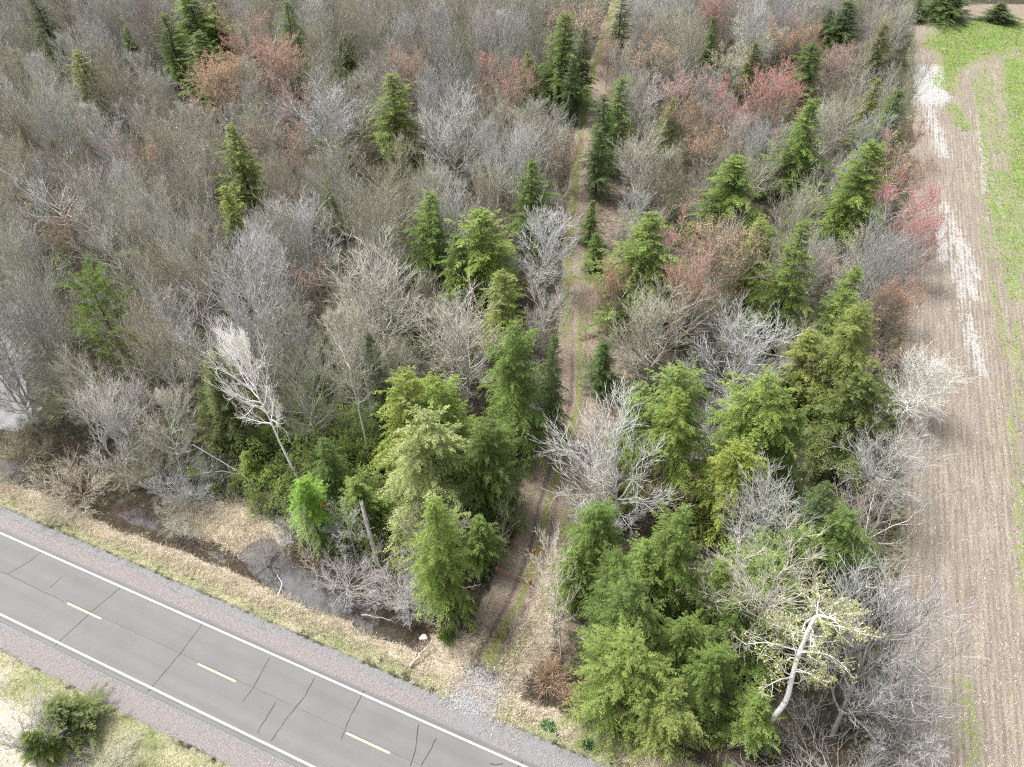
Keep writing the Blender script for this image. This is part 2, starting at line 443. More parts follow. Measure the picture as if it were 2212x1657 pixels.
    # classes -> separate pieces of the setting that share one material
    V = np.stack([X, Y, Z], -1).reshape(-1, 3)
    ny, nx = X.shape
    I = np.arange(nx*ny).reshape(ny, nx)
    F = np.stack([I[:-1,:-1], I[:-1,1:], I[1:,1:], I[1:,:-1]], -1).reshape(-1, 4)
    cen = lambda M_: .25*(M_[:-1,:-1]+M_[:-1,1:]+M_[1:,1:]+M_[1:,:-1]).ravel()
    cs, ct, ctd, cx, cy = cen(s), cen(t), np.abs(cen(td)), cen(X), cen(Y)
    cedge = cen(edge)
    cls = np.full(len(F), 'forest_floor', dtype=object)
    far = (np.abs(cx) > 178) | (cy < 4) | (cy > 231)
    cls[np.abs(ct) < 9.0] = 'grass_verge'
    cls[(ct > 8.0) & (ct < 12.5) & (cs < 2)] = 'ditch'
    cls[ct < -9.0] = 'ground_south'
    cls[(ctd < 2.0) & (ct > 5.7)] = 'dirt_track'
    cls[np.abs(ct) < cedge] = 'road_shoulder'
    cls[cen(fld) > .5] = 'crop_field'
    cls[cen(A['stone']) > .5] = 'gravel_apron'
    cls[far] = 'ground'
    cls[cls == 'ground_south'] = 'ground'
    flat = {k: np.clip(v, 0, 1.2).ravel() for k, v in A.items()}
    for c_ in sorted(set(cls)):
        f = F[cls == c_]
        u, inv = np.unique(f, return_inverse=True)
        me = mesh_np(c_, V[u], inv.reshape(-1, 4), TERRAIN, True, {k: v[u] for k, v in flat.items()})
        tag(obj(c_, me), kind='structure')
    return X, Y, A
TX, TY, TA = build_terrain()

def strip(pts, w0, w1, z, name, mat, parent):
    """a flat ribbon through road coordinates (s, t); offsets w0..w1 to its sides"""
    p = np.array(pts, float)
    tan = np.gradient(p, axis=0); tan /= np.linalg.norm(tan, axis=1, keepdims=True)
    nor = np.stack([-tan[:,1], tan[:,0]], -1)
    a_ = p+nor*np.reshape(w0, (-1, 1)); b_ = p+nor*np.reshape(w1, (-1, 1))
    v = np.zeros((2*len(p), 3))
    v[0::2,0], v[0::2,1] = XY(a_[:,0], a_[:,1]); v[1::2,0], v[1::2,1] = XY(b_[:,0], b_[:,1])
    zz = lambda q: -.012*np.abs(q[:,1])*.5+z
    v[0::2,2] = zz(a_); v[1::2,2] = zz(b_)
    i = np.arange(len(p)-1)*2
    f = np.stack([i+1, i, i+2, i+3], -1)
    return obj(name, mesh_np(name, v, f, mat), parent)

ss = np.arange(-190, 150, 4.0)
tt = np.array([-3.72, -1.9, 0, 1.9, 3.72])
rv = []
edge_w = fbm(np.arange(len(ss))*4.0, np.zeros(len(ss)), 6, 3)-.5
for i, s_ in enumerate(ss):
    for t_ in tt:
        tq = t_*(1+.0*edge_w[i])+(np.sign(t_)*edge_w[i]*.14 if abs(t_) > 3 else 0)
        x_, y_ = XY(s_, tq); rv.append((x_, y_, -.006*abs(tq)+.01))
nt_ = len(tt)
rf = [(i*nt_+j, (i+1)*nt_+j, (i+1)*nt_+j+1, i*nt_+j+1) for i in range(len(ss)-1) for j in range(nt_-1)]
ROAD = tag(obj('road', mesh_np('road', rv, np.array(rf), ASPHALT)), kind='structure')
for t_ in (3.27, -3.2):
    strip([(s_, t_) for s_ in ss], -.075, .075, .018, 'edge_line', WHITE_PAINT, ROAD)
for k in range(-9, 8):
    strip([(k*15.24-.1+q, 0.02) for q in (0, 1.3, 2.7, 4.1)], -.075, .075, .018, 'centre_dash', YELLOW_PAINT, ROAD)
def crack(pts, w=.05, mat=CRACK, z=.0145):
    p = np.array(pts, float); out = [p[0]]
    for a_, b_ in zip(p[:-1], p[1:]):
        L = np.hypot(*(b_-a_)); n = max(1, int(L/.35))
        for k in range(1, n+1):
            q = a_+(b_-a_)*k/n
            out.append(q+(RNG.normal(0, .022, 2) if k < n else 0))
    ww = w*(.6+.6*RNG.random(len(out)))
    strip(out, -ww/2, ww/2, z, 'crack', mat, ROAD)
for c_ in ([(-37.4,3.2),(-37.6,1.9),(-38.4,.1)], [(-27.1,3.3),(-27.8,.5),(-28.4,-3.6)],
           [(-17.5,3.3),(-17.4,.2),(-17.7,-3.6)], [(-9.8,2.9),(-9.5,.1),(-9.6,-1.2)], [(-7,-.1),(-6.9,-2.8)],
           [(-5.1,2.9),(-5,1.1),(-5.3,-.6),(-5.5,-2.9)], [(-.5,3.6),(-.5,1.4),(-.2,-.6)], [(5.1,2.9),(5.8,1.1),(6,-.2)],
           [(7,2.5),(6.8,.2)], [(11.8,2.4),(12.3,2.5),(12.8,2.8)], [(-33.3,1.9),(-33.4,.6)], [(14.2,3.6),(14,3)],
           [(16,1.5),(16.2,-1)], [(-48,3.2),(-48.5,-3.2)], [(26,3.3),(26.4,0),(26,-3.2)]):
    crack(c_, .085)
crack([(-60,.1),(-39.4,.1),(-31,.02)], .05)
crack([(-31,.2),(-17.4,.2),(0,.17),(30,.2)], .035, JOINT)
crack([(-60,3.5),(-40,3.52),(-10,3.5),(30,3.55)], .03, JOINT)
crack([(-60,-3.45),(-40,-3.45),(-10,-3.42),(30,-3.45)], .03, JOINT)

# water lies level in the hollows of the terrain
def water(name, poly, mat, z=WZ):
    p = np.array(poly); lo = p.min(0)-3; hi = p.max(0)+3
    gx_ = np.arange(lo[0], hi[0], .5); gy_ = np.arange(lo[1], hi[1], .5)
    X, Y = np.meshgrid(gx_, gy_); sd = poly_sd(X, Y, poly)
    ok = (sd > -1.7) & (height(X, Y) < z+.03)
    I = np.arange(X.size).reshape(X.shape)
    c = ok[:-1,:-1] | ok[:-1,1:] | ok[1:,1:] | ok[1:,:-1]
    F = np.stack([I[:-1,:-1], I[:-1,1:], I[1:,1:], I[1:,:-1]], -1)[c]
    u, inv = np.unique(F, return_inverse=True)
    V = np.c_[X.ravel()[u], Y.ravel()[u], np.full(len(u), z)]
    tag(obj(name, mesh_np(name, V, inv.reshape(-1, 4), mat)), kind='structure')
for nm, i_, mt in WATERS:
    water(nm, POOLS[i_][0], mt, WZ-.004*i_)

# ------------------------------------------------------------------ plant geometry
def norm(v): return v/np.maximum(np.linalg.norm(v, axis=-1, keepdims=True), 1e-9)
def perp(t):
    r = np.where(np.abs(t[..., 2:3]) > .9, np.array([1., 0, 0]), np.array([0, 0, 1.]))
    return norm(np.cross(t, r))
class Geo:
    def __init__(s): s.v = []; s.q = []; s.t = []; s.n = 0; s.a = {'rnd': [], 'tip': []}
    def add(s, v, q=None, t=None, rnd=None, tip=None):
        v = np.asarray(v).reshape(-1, 3)
        if q is not None: s.q.append(np.asarray(q).reshape(-1, 4)+s.n)
        if t is not None: s.t.append(np.asarray(t).reshape(-1, 3)+s.n)
        s.v.append(v); s.n += len(v)
        s.a['rnd'].append(np.full(len(v), .5) if rnd is None else np.ravel(rnd))
        s.a['tip'].append(np.zeros(len(v)) if tip is None else np.ravel(tip))
    def tubes(s, P, R, k, rnd=None):
        """P (N,n,3) centre lines, R (N,n) radii, k sides"""
        Nn, n = P.shape[:2]
        tan = norm(np.gradient(P, axis=1))
        u = perp(tan[:, 0])[:, None, :].repeat(n, 1)
        u = norm(u-tan*np.sum(u*tan, -1, keepdims=True)); w = np.cross(tan, u)
        ang = np.arange(k)*2*np.pi/k
        ring = P[:, :, None]+R[:, :, None, None]*(np.cos(ang)[:, None]*u[:, :, None]+np.sin(ang)[:, None]*w[:, :, None])
        base = (np.arange(Nn)*n*k)[:, None, None]+(np.arange(n-1)*k)[None, :, None]
        j = np.arange(k)[None, None, :]; j2 = (np.arange(k)+1)[None, None, :] % k
        q = np.stack([base+j, base+j2, base+k+j2, base+k+j], -1)
        r = None if rnd is None else np.repeat(rnd, n*k)
        s.add(ring, q=q, rnd=r)
    def cones(s, A, B, r, rnd):
        """one thin three-sided spike per twig"""
        Nn = len(A); t = norm(B-A); u = perp(t); w = np.cross(t, u)
        vs = np.stack([A+r[:, None]*u, A+r[:, None]*(-.5*u+.866*w), A+r[:, None]*(-.5*u-.866*w), B], 1)
        b = np.arange(Nn)[:, None]*4
        t_ = np.concatenate([b+np.array([0, 1, 3]), b+np.array([1, 2, 3]), b+np.array([2, 0, 3])])
        s.add(vs, t=t_, rnd=np.repeat(rnd, 4))
    def blades(s, P, D, U, L, W, rnd, tip, fold=.25):
        """leaf-like pieces: folded lozenges of length L along D, width W across"""
        Nn = len(P); side = norm(np.cross(D, U)); up = np.cross(side, D)
        m_ = P+D*(L*.5)[:, None]
        vs = np.stack([P, m_+side*(W*.5)[:, None]-up*(W*fold)[:, None], P+D*L[:, None], m_-side*(W*.5)[:, None]-up*(W*fold)[:, None]], 1)
        b = np.arange(Nn)[:, None]*4
        s.add(vs, t=np.concatenate([b+np.array([0, 1, 2]), b+np.array([0, 2, 3])]), rnd=np.repeat(rnd, 4), tip=np.repeat(tip, 4))
    def mesh(s, name, mat):
        a_ = {k: np.concatenate(v) for k, v in s.a.items()}
        f = []
        if s.q: f.append(np.concatenate(s.q))
        if s.t: f.append(np.concatenate(s.t))
        return mesh_np(name, np.concatenate(s.v), f, mat, False, a_)

def children(rng, P, m_, tlo, thi, amin, amax, L0, n, up, jit, taper=.6, curve=.3):
    """m_ shoots on each parent line of P: returns (N*m, n, 3) lines and their place on the parent"""
    Nn, pn = P.shape[:2]
    t = tlo+(thi-tlo)*((np.arange(m_)[None]+rng.random((Nn, m_)))/m_)
    f = t*(pn-1); i = np.minimum(f.astype(int), pn-2); k = (f-i)[..., None]
    ar = np.arange(Nn)[:, None]
    p0 = P[ar, i]*(1-k)+P[ar, i+1]*k
    tan = norm(P[ar, i+1]-P[ar, i])
    u = perp(tan); w = np.cross(tan, u)
    az = rng.random((Nn, 1))*6.28+np.arange(m_)[None]*2.4+rng.normal(0, .4, (Nn, m_))
    an = np.radians(rng.uniform(amin, amax, (Nn, m_)))
    d = np.cos(an)[..., None]*tan+np.sin(an)[..., None]*(np.cos(az)[..., None]*u+np.sin(az)[..., None]*w)
    d = norm(d+np.array([0, 0, up]))
    L = (np.reshape(L0, (-1, 1))*(1-taper*t)*rng.uniform(.65, 1.25, (Nn, m_)))
    ss_ = np.linspace(0, 1, n)
    line = p0[:, :, None]+d[:, :, None]*(L[..., None]*ss_)[..., None]
    bend = rng.normal(0, curve, (Nn, m_, 3))+np.array([0, 0, curve*.9])
    line = line+bend[:, :, None]*(L[..., None]*ss_**2)[..., None]*.6
    line[:, :, 1:] += rng.normal(0, jit, line[:, :, 1:].shape)*(L[..., None]*ss_[1:]/n)[..., None]
    return line.reshape(-1, n, 3), L.reshape(-1), t.reshape(-1)

def deciduous(seed, habit, H=15., R=4., buds=False, twigs=4):
    rng = np.random.default_rng(seed)
    wood, tw, bd = Geo(), Geo(), Geo()
    # trunk(s)
    n = 9; ss_ = np.linspace(0, 1, n)
    par = dict(round=(.32, .62, 13, (35, 68), .9, .22), fan=(.16, .72, 15, (16, 42), .9, .10), birch=(.38, .97, 22, (38, 70), .62, .15),
               young=(.16, .99, 26, (45, 78), .55, .12), young2=(.3, .97, 20, (30, 55), .6, .2), aspen=(.45, .95, 26, (38, 75), .7, .2),
               globe=(.2, .62, 22, (6, 84), .9, .04), multi=(.02, .3, 16, (18, 55), .95, .0), multi1=(.02, .25, 20, (30, 74), 1.0, -.05))[habit]
    t0, t1, nl, (a0, a1), lf, up = par
    top = H*{'globe': .62, 'round': .72, 'fan': .8, 'birch': .99, 'young': .99, 'young2': .97, 'aspen': .97, 'multi': .4, 'multi1': .3}[habit]
    tr = np.zeros((1, n, 3)); tr[0, :, 2] = ss_*top
    wig = np.cumsum(rng.normal(0, .012*H, (n, 2)), 0)*ss_[:, None]
    tr[0, :, :2] = wig-wig[-1]*ss_[:, None]*.7
    r0 = {'young': .15, 'young2': .13, 'multi': .2, 'multi1': .16, 'aspen': .23, 'birch': .17}.get(habit, .2)
    wood.tubes(tr, (r0*(1-ss_*.86))[None], 8)
    # limbs
    f = np.linspace(t0, t1, nl)+rng.uniform(-.02, .02, nl)
    f = np.clip(f, .02, .99)
    ii = np.minimum((f*(n-1)).astype(int), n-2); kk = (f*(n-1)-ii)[:, None]
    p0 = tr[0, ii]*(1-kk)+tr[0, ii+1]*kk
    az = np.arange(nl)*2.4+rng.uniform(-.5, .5, nl)
    q = (f-t0)/(t1-t0)
    el = np.radians(a1+(a0-a1)*q+rng.normal(0, 6, nl))          # from the vertical
    zc = p0[:, 2]
    if habit in ('birch', 'young', 'aspen', 'young2'):
        prof = np.sin(np.pi*np.clip(.22+.74*q, 0, 1))**.8
        Ln = R*1.2*prof*rng.uniform(.7, 1.2, nl)
    else:
        Ln = np.minimum((H-zc)/np.maximum(np.cos(el), .35), R*1.15/np.maximum(np.sin(el), .25))*rng.uniform(.82, 1.12, nl)
        Ln = np.minimum(Ln, H*.75)
        if habit in ('globe', 'round', 'fan'):       # the crown closes to a dome
            c0 = H*{'globe': .52, 'round': .55, 'fan': .62}[habit]
            ll_ = np.linspace(.4, H, 80)
            tip = p0[:, None]+np.stack([np.sin(el)*np.cos(az), np.sin(el)*np.sin(az), np.cos(el)], -1)[:, None]*ll_[None, :, None]
            rr = np.hypot(tip[..., 0], tip[..., 1])/R; hh = (tip[..., 2]-c0)/np.where(tip[..., 2] > c0, (H-c0)*.93, c0*.8)
            Ln = ll_[np.maximum((rr**2+hh**2 < 1).sum(1)-1, 3)]*rng.uniform(.84, 1.08, nl)
    d = np.stack([np.sin(el)*np.cos(az), np.sin(el)*np.sin(az), np.cos(el)], -1)
    m_ = 7; s7 = np.linspace(0, 1, m_)
    limb = p0[:, None]+d[:, None]*(Ln[:, None]*s7)[..., None]
    limb[:, :, 2] += (up*Ln[:, None]*(s7**2))
    limb[:, 1:] += np.cumsum(rng.normal(0, .035, (nl, m_-1, 3)), 1)*Ln[:, None, None]
    lr = r0*np.clip(.56-.30*q, .18, 1)*np.clip(Ln/(R*1.2), .3, 1.1)
    wood.tubes(limb, lr[:, None]*(1-.82*s7)[None], 5)
    # branches, twigs, twiglets
    nb_, n2_ = (5, 4) if habit == 'young' else (8, 6)
    br, bl, bt = children(rng, limb, nb_, .2, 1.0, 16, 46, Ln*.56, 5, .10+up*.4, .13, .48, .22)
    s5 = np.linspace(0, 1, 5)
    brr = np.repeat(lr, nb_)*np.clip(.5-.3*bt, .1, 1)
    wood.tubes(br, np.maximum(brr*1.05, .027)[:, None]*(1-.75*s5)[None], 4)
    t2, l2, tt2 = children(rng, br, n2_, .12, 1.0, 14, 44, np.maximum(bl*.66, .8), 3, .08, .10, .42, .2)
    tw.tubes(t2, np.full((len(t2), 1), .0185)*np.array([1, .75, .4])[None]*np.clip(l2, .7, 1.4)[:, None], 3, rng.random(len(t2)))
    t3, l3, _ = children(rng, t2, twigs, .12, 1.0, 13, 42, np.maximum(l2*.78, .65), 2, .08, .05, .4, .15)
    tw.cones(t3[:, 0], t3[:, 1], np.full(len(t3), .0145), rng.random(len(t3)))
    if buds:
        tips = np.concatenate([t3[:, 1], t3.mean(1), t2[:, 2]])
        hn = tips[:, 2]/H
        keep = rng.random(len(tips)) < np.clip((hn-.42)*2.4, .08, 1)*(.85 if buds == 1 else .95)
        tips = tips[keep]
        D = norm(rng.normal(0, 1, (len(tips), 3))+np.array([0, 0, .5]))
        bd.blades(tips, D, norm(rng.normal(0, 1, (len(tips), 3))), rng.uniform(.10, .24, len(tips)), rng.uniform(.05, .11, len(tips)),
                  rng.random(len(tips)), rng.random(len(tips)))
    return wood, tw, bd

def evergreen(seed, habit, H=15., R=3.):
    rng = np.random.default_rng(seed)
    wood, lf = Geo(), Geo()
    n = 10; ss_ = np.linspace(0, 1, n)
    tr = np.zeros((1, n, 3)); tr[0, :, 2] = ss_*H*.985
    tr[0, :, :2] = np.cumsum(rng.normal(0, .006*H, (n, 2)), 0)*ss_[:, None]
    wood.tubes(tr, (.24*(1-.93*ss_))[None], 7)
    spr = habit == 'spr'; pine = habit == 'pine'; big = habit == 'big'
    nb = 110 if pine else 215 if big else 190
    z0 = .07 if not pine else .22
    q = np.sort((np.arange(nb)+rng.random(nb))/nb)**(.80)                  # 0 low .. 1 top
    z = H*(z0+(0.985-z0)*q)
    if pine: prof = np.clip(np.sin(np.pi*(.22+.72*q)), .12, 1)**.7
    else: prof = np.clip((1-q), 0, 1)**(.64 if not spr else .70)*np.clip(.78+q*2.0, 0, 1)+.06
    az = np.arange(nb)*2.399+rng.normal(0, .35, nb)
    lobe = 1+.26*np.sin(az*2+z*.35+rng.random()*6)+.24*np.sin(az*3+z*1.1+rng.random()*6)
    L = R*prof*lobe*rng.uniform(.6, 1.22, nb)
    L = np.maximum(L, .38)
    i = np.minimum((z/(H*.985)*(n-1)).astype(int), n-2); k = (z/(H*.985)*(n-1)-i)[:, None]
    p0 = tr[0, i]*(1-k)+tr[0, i+1]*k
    m_ = 6; s6 = np.linspace(0, 1, m_)
    rise = (.28 if pine else .30)+.45*q+rng.normal(0, .17, nb)
    droop = (.10 if pine else (.52 if not spr else .46))*(1-.35*q)
    d = np.stack([np.cos(az), np.sin(az), np.zeros(nb)], -1)
    br = p0[:, None]+d[:, None]*(L[:, None]*s6)[..., None]
    br[:, :, 2] += L[:, None]*(rise[:, None]*s6-droop[:, None]*s6**2)
    br[:, 1:] += np.cumsum(rng.normal(0, .03, (nb, m_-1, 3)), 1)*L[:, None, None]
    wood.tubes(br, (.035*np.clip(L/R, .25, 1))[:, None]*(1-.8*s6)[None], 4)
    # side shoots in the branch's own plane
    P, Dd, T_ = [], [], []
    for b in range(nb):
        ns = int(max(7, min(26, L[b]*6.2)))
        if pine: ns = int(max(4, min(15, L[b]*4)))
        t = (np.arange(ns)+rng.random(ns))/ns*.86+.14
        if pine: t = .35+.65*t
        f = t*(m_-1); ii = np.minimum(f.astype(int), m_-2); kk = (f-ii)[:, None]
        p = br[b, ii]*(1-kk)+br[b, ii+1]*kk
        tan = norm(br[b, ii+1]-br[b, ii])
        side = norm(np.cross(tan, [0, 0, 1.]))*np.where(np.arange(ns) % 2, 1, -1)[:, None]
        ang = np.radians(rng.uniform(32, 62, ns))[:, None]
        dd = norm(np.cos(ang)*tan+np.sin(ang)*side+np.array([0, 0, -.16 if not pine else .35])+rng.normal(0, .12, (ns, 3)))
        sl = np.clip(L[b]*.46*(1.08-t), .28, 1.25)*rng.uniform(.7, 1.2, ns)
        P.append(p); Dd.append(dd*sl[:, None]); T_.append(t)
        P.append(br[b, -2:-1]); Dd.append((br[b, -1:]-br[b, -2:-1])*1.4+rng.normal(0, .04, (1, 3))); T_.append(np.array([1.]))
    P = np.concatenate(P); Dd = np.concatenate(Dd); T_ = np.concatenate(T_)
    sl = np.linalg.norm(Dd, axis=1)
    if not pine:
        m2 = 14 if big else 12
        kk = (np.arange(m2)[None]+rng.random((len(P), m2))*.8)/m2
        pos = P[:, None]+Dd[:, None]*kk[..., None]
        pos[..., 2] -= (sl[:, None]*.28*kk**2)
        dn = norm(Dd)[:, None].repeat(m2, 1)
        sd = norm(np.cross(dn, [0, 0, 1.]))*np.where(np.arange(m2) % 2, 1, -1)[None, :, None]
        an = np.radians(rng.uniform(20, 58, (len(P), m2)))[..., None]
        D2 = norm(np.cos(an)*dn+np.sin(an)*sd+np.array([0, 0, -.18])+rng.normal(0, .14, dn.shape)).reshape(-1, 3)
        ll = (np.clip(sl*.34, .12, .24 if big else .29)[:, None]*(1.15-.5*kk)*rng.uniform(.7, 1.3, kk.shape)).reshape(-1)
        rn = (np.repeat(rng.random(len(P)), m2)*.65+rng.random(len(ll))*.35)
        tp = np.clip((kk*.7+T_[:, None]*.5-.45), 0, 1).reshape(-1)*rng.uniform(.3, 1, len(ll))
        U = norm(np.array([0, 0, 1.])+rng.normal(0, .28, D2.shape))
        lf.blades(pos.reshape(-1, 3), D2, U, ll, ll*rng.uniform(.26, .42, len(ll)), rn, tp)
    else:
        m2 = 30
        kk = rng.random((len(P), m2))**.7
        pos = P[:, None]+Dd[:, None]*kk[..., None]
        dn = norm(Dd)[:, None].repeat(m2, 1)
        D2 = norm(dn*.75+rng.normal(0, .55, dn.shape)+np.array([0, 0, .1])).reshape(-1, 3)
        ll = rng.uniform(.16, .34, len(D2))
        rn = (np.repeat(rng.random(len(P)), m2)*.6+rng.random(len(ll))*.4)
        lf.blades(pos.reshape(-1, 3), D2, norm(rng.normal(0, 1, D2.shape)), ll, np.full(len(ll), .04), rn, (kk*.8).reshape(-1)*rng.random(len(ll)), .1)
    return wood, lf

# ------------------------------------------------------------------ one tree of each kind, then its copies
PROTO = {}
def make_protos():
    for i in range(4):
        PROTO['round%d' % i] = ('d', deciduous(10+i, 'round'))
        PROTO['round%db' % i] = ('d', deciduous(10+i, 'round', buds=1 if i != 3 else 2, twigs=6))
        PROTO['hem%d' % i] = ('e', evergreen(40+i, 'hem'))
    for i in range(3):
        PROTO['fan%d' % i] = ('d', deciduous(20+i, 'fan'))
        PROTO['fan%db' % i] = ('d', deciduous(20+i, 'fan', buds=1, twigs=6))
        PROTO['spr%d' % i] = ('e', evergreen(50+i, 'spr', R=3.))
    for i in range(3): PROTO['globe%d' % i] = ('d', deciduous(70+i, 'globe', twigs=4))
    for i in range(3): PROTO['big%d' % i] = ('e', evergreen(80+i, 'big', R=5.2))
    PROTO['hem4'] = ('e', evergreen(48, 'hem', R=3.4))
    for i in range(2):
        PROTO['pine%d' % i] = ('e', evergreen(60+i, 'pine'))
    PROTO['birch'] = ('d', deciduous(30, 'birch', twigs=4))
    PROTO['young'] = ('d', deciduous(31, 'young', twigs=2))
    PROTO['young2'] = ('d', deciduous(32, 'young2', twigs=3))
    PROTO['aspen'] = ('d', deciduous(33, 'aspen', twigs=2))
    PROTO['multi'] = ('d', deciduous(34, 'multi'))
    PROTO['multi1'] = ('d', deciduous(35, 'multi1'))
    for k, (kind, g) in list(PROTO.items()):
        if kind == 'd':
            wb = WHITE_BARK if k in ('birch', 'aspen') else BARK
            PROTO[k] = ('d', [g[0].mesh('trunk', wb), g[1].mesh('crown', TWIG), g[2].mesh('buds', BUD) if g[2].n else None])
        else:
            PROTO[k] = ('e', [g[0].mesh('trunk', BARK), g[1].mesh('crown', NEEDLE), None])
make_protos()

COLORS = {
    'ebark': (.13, .115, .095), 'greyd': (.36, .35, .32), 'grey': (.40, .395, .38), 'pale': (.46, .455, .435), 'palew': (.52, .515, .50),
    'white': (.80, .79, .77), 'cream': (.58, .535, .465), 'birchb': (.60, .60, .565), 'olivegrey': (.36, .35, .255), 'brown': (.31, .26, .205),
    'brownred': (.33, .225, .185), 'creamgrey': (.44, .415, .345), 'pinkgrey': (.40, .315, .285), 'darkgrey': (.25, .245, .235), 'darkolive': (.25, .245, .17),
    'yellow': (.29, .36, .075), 'bright': (.225, .31, .062), 'vivid': (.20, .36, .045), 'palegreen': (.34, .40, .145), 'mid': (.16, .24, .05), 'middark': (.13, .20, .046),
    'dark': (.095, .148, .045), 'olive': (.225, .27, .065), 'olivedark': (.14, .175, .05), 'olivebright': (.185, .25, .056), 'lightmid': (.205, .285, .078),
    'red': (.48, .19, .14), 'redpeach': (.53, .28, .18), 'deepred': (.55, .17, .16), 'orange': (.52, .31, .17), 'peach': (.56, .41, .26), 'pink': (.46, .30, .25),
    'peachpale': (.60, .46, .34), 'leafpale': (.60, .60, .34), 'budgreen': (.45, .49, .21),
}
def colour(key, j=.08):
    c = COLORS[key]; k = 1+random.uniform(-j, j)
    return (c[0]*k*(1+random.uniform(-.04, .04)), c[1]*k, c[2]*k*(1+random.uniform(-.05, .05)), 1)

